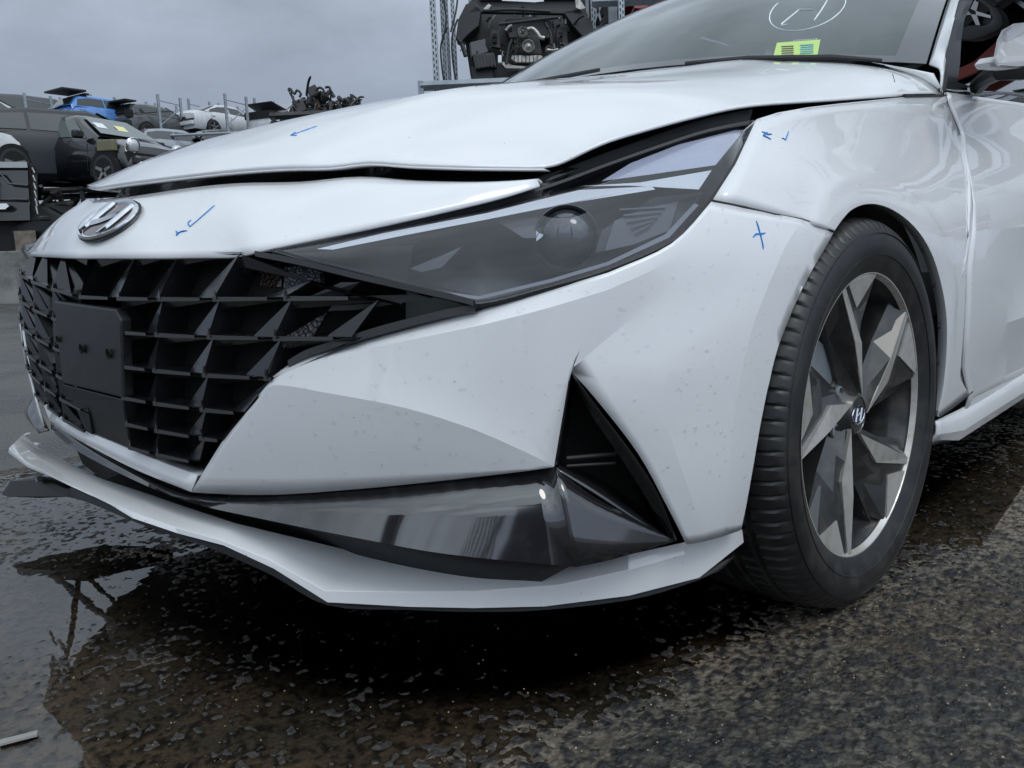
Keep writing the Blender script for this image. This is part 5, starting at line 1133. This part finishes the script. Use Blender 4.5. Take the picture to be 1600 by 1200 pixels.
for L_ in ([(462, 178), (460, 160), (455, 148), (451, 140), (454, 139), (460, 147), (464, 141), (470, 146), (468, 152)], [(545, 165), (552, 158), (548, 148), (556, 153), (563, 160)], [(492, 150), (494, 140), (501, 137), (506, 142), (505, 150)], [(508, 137), (514, 136), (517, 142)]):
    MB().tube(cat([np.array(at(u, v, 14.8))-ho for u, v in L_], 3), .022, 6).build('bent_hose', CASTB, hp)
# tall perforated posts beside the stripped car
def tall(u0, u1, D, label, mt=STEEL, v0=-60, v1=136, slots=True):
    a = np.array(at((u0+u1)/2, v1, D)); t = np.array(at((u0+u1)/2, v0, D)); wd = (u1-u0)/FPX*D/2; h = t[2]
    root = empty('rack_post', (float(a[0]), float(a[1]), 0.), label, 'rack post', 'perforated rack posts beside the stripped car')
    Mr = Matrix.Rotation(HD0, 3, 'Z')
    MB().box((0, 0, h/2), (.04, wd, h/2), Mr).build('post_face', mt, root, ang=0, bevel=.004)
    if slots:
        z = 2.3
        while z < h:
            for s_ in (-.45, .45): MB().box(Mr@Vector((-.042, s_*wd+.0, z+(.03 if s_ > 0 else 0))), (.004, wd*.16, .020), Mr).build('post_slot', VOID, root, ang=0)
            z += .075
LSTEEL = mat('bright_galvanised', (.45, .49, .52), .45, metal=.4, noise=(9., (.34, .38, .41), .4, .7))
for u0, u1, D, lb, mt, sl in ((678, 687, 11, 'leftmost bright perforated post standing clear against the sky', LSTEEL, 1), (694, 700, 11.4, 'second perforated post from the left, behind the black cables', STEEL, 1), (701, 706, 11.8, 'third perforated post from the left in the cluster', STEEL, 1), (710, 716, 12.2, 'fourth perforated post, nearest to the stripped black car', LSTEEL, 1),
        (738, 742, 12.6, 'thin pale post rising just behind the left of the stripped car', STEEL, 0), (916, 921, 12.2, 'slim post just right of the stripped car', STEEL, 0), (924, 931, 11.8, 'pale perforated post right of the stripped car', LSTEEL, 1), (945, 949, 11.6, 'thin dark post left of the wide grey post', DARKMET, 0), (951, 965, 11.4, 'wide grey post against the windscreen edge', STEEL, 0), (967, 976, 11, 'bright perforated post just left of the red car', LSTEEL, 1)):
    tall(u0, u1, D, lb, mt, v1=(136 if u0 < 800 else 60), slots=sl)
cab = MB()
for L_ in ([(690, -20), (697, 30), (692, 62), (689, 66)], [(698, 44), (689, 70), (690, 100), (694, 130)], [(715, 30), (706, 60), (708, 100), (713, 130)], [(704, 50), (712, 20), (716, -10)]): cab.tube(cat([at(u, v, 10.9) for u, v in L_], 3), .012, 5)
cab.build('bracing_cable', CASTB, label='thin black cables strung between the perforated posts', catg='cable')
MB().prism([at(684, 129, 10.8), at(760, 128, 10.8), at(760, 137, 10.8), at(684, 139, 10.8)], tuple(np.array([RM[2][0], RM[2][1], 0])*.1)).build('rack_beam', STEEL, ang=0, bevel=.005, label='short grey beam under the stripped black car', catg='beam')
# stripped black car front with its engine showing
W0 = np.array(base(822, 135, 11.3)); wr = empty('stripped_car', tuple(W0), 'stripped black car front with engine and pulleys showing, high on the rack', 'car')
fwd = np.array([RM[2][0], RM[2][1], 0]); fwd /= np.linalg.norm(fwd)
def wq(u, v, dd=0.): return np.array(at(u, v, 11.3+dd))-W0
def wp(L, dd, th, mt, nm, bev=0): return MB().prism([wq(u, v, dd) for u, v in L], tuple(fwd*th)).build(nm, mt, wr, ang=0, bevel=bev)
wp([(728, 10), (745, -10), (905, -10), (925, 40), (932, 60), (925, 100), (905, 128), (760, 132), (735, 118), (726, 60)], .35, 1.6, CASTB, 'body_shell')
wp([(745, -30), (900, -30), (905, -2), (750, 0)], .3, .05, CASTB, 'bonnet_frame')
for L_, th in (([(728, 22), (742, 10), (800, 12), (900, 14), (918, 26), (905, 22), (800, 20), (745, 19)], .1), ([(712, 60), (716, 30), (728, 6), (742, 3), (752, 16), (748, 40), (730, 55), (722, 64)], .35), ([(880, 18), (905, 14), (925, 34), (930, 58), (915, 62), (895, 40)], .3)):
    wp(L_, -.05, th, CASTB, 'body_member', .01)
wp([(733, 66), (758, 60), (763, 82), (736, 90)], .0, .2, P_BK, 'airbox', .015); wp([(738, 84), (772, 82), (776, 102), (743, 108)], -.1, .25, DARKMET, 'ribbed_box', .01)
for k in range(6): wp([(742+k*5.5, 85), (744+k*5.5, 85), (748+k*5.5, 104), (746+k*5.5, 105)], -.115, .02, CASTB, 'box_rib')
for u, v in ((773, 55), (773, 63), (876, 53), (876, 63)): wp([(u-3.4, v-3), (u+3.4, v-3), (u+3.4, v+3), (u-3.4, v+3)], .05, .12, VOID, 'bracket_hole')
for L_ in ([(766, 46), (780, 46), (782, 75), (768, 73)], [(869, 44), (886, 42), (888, 72), (870, 74)]): wp(L_, .1, .1, DARKMET, 'crash_bracket', .006)
wp([(800, 86), (846, 86), (850, 92), (840, 98), (806, 98), (798, 92)], -.15, .3, GREYMET, 'alternator_housing', .012)
for k in range(7): wp([(803+k*6, 85.5), (804.2+k*6, 85.5), (804.2+k*6, 97), (803+k*6, 97)], -.165, .02, CASTB, 'housing_fin')
wp([(785, 96), (800, 101), (828, 103), (826, 108), (790, 107), (783, 100)], -.1, .15, GREYMET, 'engine_mount', .01)
wp([(778, 86), (784, 86), (784, 98), (778, 98)], -.15, .1, PAPER, 'white_bottle', .01)
wp([(735, 104), (770, 106), (772, 126), (740, 124)], .0, .3, CASTB, 'lower_guard', .01); wp([(790, 30), (850, 25), (862, 35), (860, 60), (795, 60)], .1, .3, DARKMET, 'engine_block', .02)
wp([(808, 55), (842, 55), (848, 86), (803, 86)], -.02, .3, DARKMET, 'timing_cover', .02)
def disc(u, v, r_px, mt, nm, dd=-.2, ring=None):
    c = wq(u, v, dd); rr_ = r_px/FPX*11.3; Mx = Matrix.Rotation(HD0+math.pi, 3, 'Z')
    m_ = MB().lathe([(rr_, -.10), (rr_, 0), (rr_*.86, .012), (rr_*.74, 0), (rr_*.66, -.02), (rr_*.25, -.005), (.001, .005)], 28, 'x'); o_ = m_.build(nm, mt, wr, ang=40)
    for v_ in o_.data.vertices: v_.co = Mx@v_.co+Vector(c)
    return c
disc(817, 50, 8.5, GREYMET, 'fan_pulley'); disc(825.5, 72, 10, GREYMET, 'crank_pulley'); disc(858, 77, 6, GREYMET, 'idler_pulley'); disc(811, 72, 3.2, GREYMET, 'bolt_cap'); disc(806, 64, 3, GREYMET, 'bolt_cap'); disc(803, 73, 3, GREYMET, 'bolt_cap'); disc(797, 44, 3.5, GREYMET, 'filler_cap')
for a_ in (0, 90): 
    c, s_ = math.cos(R(a_+45)), math.sin(R(a_+45)); wp([(817-4*c-1*s_, 50-4*s_+1*c), (817-4*c+1*s_, 50-4*s_-1*c), (817+4*c+1*s_, 50+4*s_-1*c), (817+4*c-1*s_, 50+4*s_+1*c)], -.225, .01, VOID, 'pulley_cross')
for L_, r_, mt_ in (([(824, 46), (832, 45), (840, 52), (844, 58), (851, 60)], .028, GREYMET), ([(790, 48), (795, 42), (800, 40)], .02, GREYMET), ([(855, 78), (865, 79), (872, 77)], .018, GREYMET), ([(780, 38), (830, 32), (872, 27)], .022, CASTB), ([(757, 17), (800, 15), (860, 18)], .02, CASTB), ([(728, 88), (722, 70), (715, 60)], .03, CASTB), ([(719, 80), (724, 72), (727, 66)], .006, P_NAVY), ([(791, 100), (795, 75), (800, 62)], .02, CASTB), ([(852, 36), (860, 52), (862, 70)], .02, CASTB)):
    MB().tube(cat([wq(u, v, -.22) for u, v in L_], 4), r_, 8).build('engine_hose', mt_, wr)
wp([(905, 30), (918, 26), (924, 36), (923, 44), (910, 46), (903, 38)], -.02, .1, GREYMET, 'headlamp_shell', .01); wp([(908, 32), (917, 29), (921, 37), (911, 43)], -.035, .02, VOID, 'headlamp_bowl'); wp([(782, -4), (848, -4), (850, 2), (835, 3.4), (785, 1)], -.1, .03, PAPER, 'white_panel'); wp([(755, 14), (763, 6), (768, 8), (762, 17)], -.1, .05, GREYMET, 'hinge'); wp([(899, 0), (905, -2), (915, 12), (908, 15), (900, 12)], -.1, .05, GREYMET, 'hinge')
for j in range(70):
    u = rr.uniform(738, 915); v = rr.uniform(14, 124); a = wq(u, v, rr.uniform(-.05, .3)); d = np.array([rr.gauss(0, .06), rr.gauss(0, .06), rr.gauss(0, .07)])
    MB().tube([a, a+d*.5+np.array([0, 0, .02]), a+d], rr.uniform(.006, .02), 5).build('engine_wire', (CASTB, CASTB, DARKMET, DARKMET, GREYMET, STEEL)[rr.randrange(6)], wr)
# red and grey cars at the top, right of the posts
rc = bg_car('wrecked_car', 'red car on the rack above the windscreen edge', 'car', base(1085, 24, 12.2), hd(160), 'hatch', P_RED, front=False)
gc = bg_car('wrecked_car', 'grey car partly hidden behind the bright post at the top', 'car', base(1010, 34, 15), hd(100), 'hatch', paint('pale_grey_paint', (.30, .33, .35)))
rp_ = MB().prism([at(991, 9, 11.5), at(1003, 5, 11.5), at(1014, 7, 11.5), at(1014, 12, 11.5), at(1000, 14, 11.5), at(990, 13, 11.5)], tuple(fwd*.4)).build('red_panel', P_RED, ang=0, bevel=.01, label='crumpled red panel piece beside the bright perforated post', catg='car panel')
MB().prism([at(990, 14, 11.6), at(1014, 12, 11.6), at(1018, 22, 11.6), at(992, 24, 11.6)], tuple(fwd*.4)).build('black_box', CASTB, ang=0, bevel=.01, label='black part under the crumpled red panel piece', catg='car part')
# ---- fence and added stand-in pillars behind the camera, mirrored in the gloss black trim
PILL = mat('dark_weathered_steel', (.05, .05, .055), .6, noise=(4., (.09, .085, .08), .4, .7))
for (x, y, lb) in ((8.6, 2.0, 'unseen dark stand-in pillar, added for its reflection, nearest to the front of the white sedan'), (4.6, 7.4, 'unseen dark stand-in pillar, added for its reflection, beside the flank of the white sedan')):
    r_ = empty('stand_in_pillar', (x, y, 0), lb, 'pillar'); MB().box((0, 0, 2.6), (.35, .35, 2.6), Matrix.Rotation(.6, 3, 'Z')).build('pillar_shaft', PILL, r_, ang=0, bevel=.02); MB().box((0, 0, 5.25), (.42, .42, .06), Matrix.Rotation(.6, 3, 'Z')).build('pillar_cap', PILL, r_, ang=0, bevel=.02)
fe = empty('palisade_fence', (8.4, 2.6, 0), 'dark palisade fence between the two stand-in pillars', 'fence'); A_f, B_f = Vector((8.4, 2.6, 0)), Vector((5.1, 7.0, 0)); dirf = (B_f-A_f)
for zr_ in (.5, 2.0): MB().tube([(0, 0, zr_), tuple(dirf+Vector((0, 0, zr_)))], .035, 6).build('fence_rail', PILL, fe)
for k in range(34):
    p = dirf*(k+.5)/34; MB().prism([(p[0]-.03, p[1]+.02, 0), (p[0]+.03, p[1]-.02, 0), (p[0]+.03, p[1]-.02, 2.5), (p[0], p[1], 2.62), (p[0]-.03, p[1]+.02, 2.5)], (.02, .03, 0)).build('fence_pale', PILL, fe, ang=0)

# racking behind the flank of the car, mirrored in its door and side window
REDB = mat('red_rack_beam', (.26, .035, .025), .5)
rk = empty('storage_rack', (-8.5, 1.0, 0), 'rack with red beams standing behind the flank of the white sedan', 'rack')
for yy in (-.2, 2.6, 5.4):
    for xx in (0, -1.1): MB().box((xx, yy, 2.8), (.05, .05, 2.8)).build('upright', STEEL, rk, ang=0)
    MB().tube([(0, yy, .4), (-1.1, yy, 1.6), (0, yy, 2.8), (-1.1, yy, 4.0), (0, yy, 5.2)], .022, 5).build('brace', STEEL, rk)
for zz in (1.5, 3.3):
    for xx in (0, -1.1): MB().box((xx, 2.6, zz), (.03, 2.75, .06)).build('beam', REDB, rk, ang=0)
bg_car('wrecked_car', 'black hatchback on the rack with red beams, upper tier', 'car', (-9.2, 2.6, 3.36), R(95), 'hatch', P_BK)
bg_car('wrecked_car', 'white coupe on the rack with red beams, middle tier', 'car', (-9.2, 2.8, 1.56), R(85), 'coupe', P_WH)
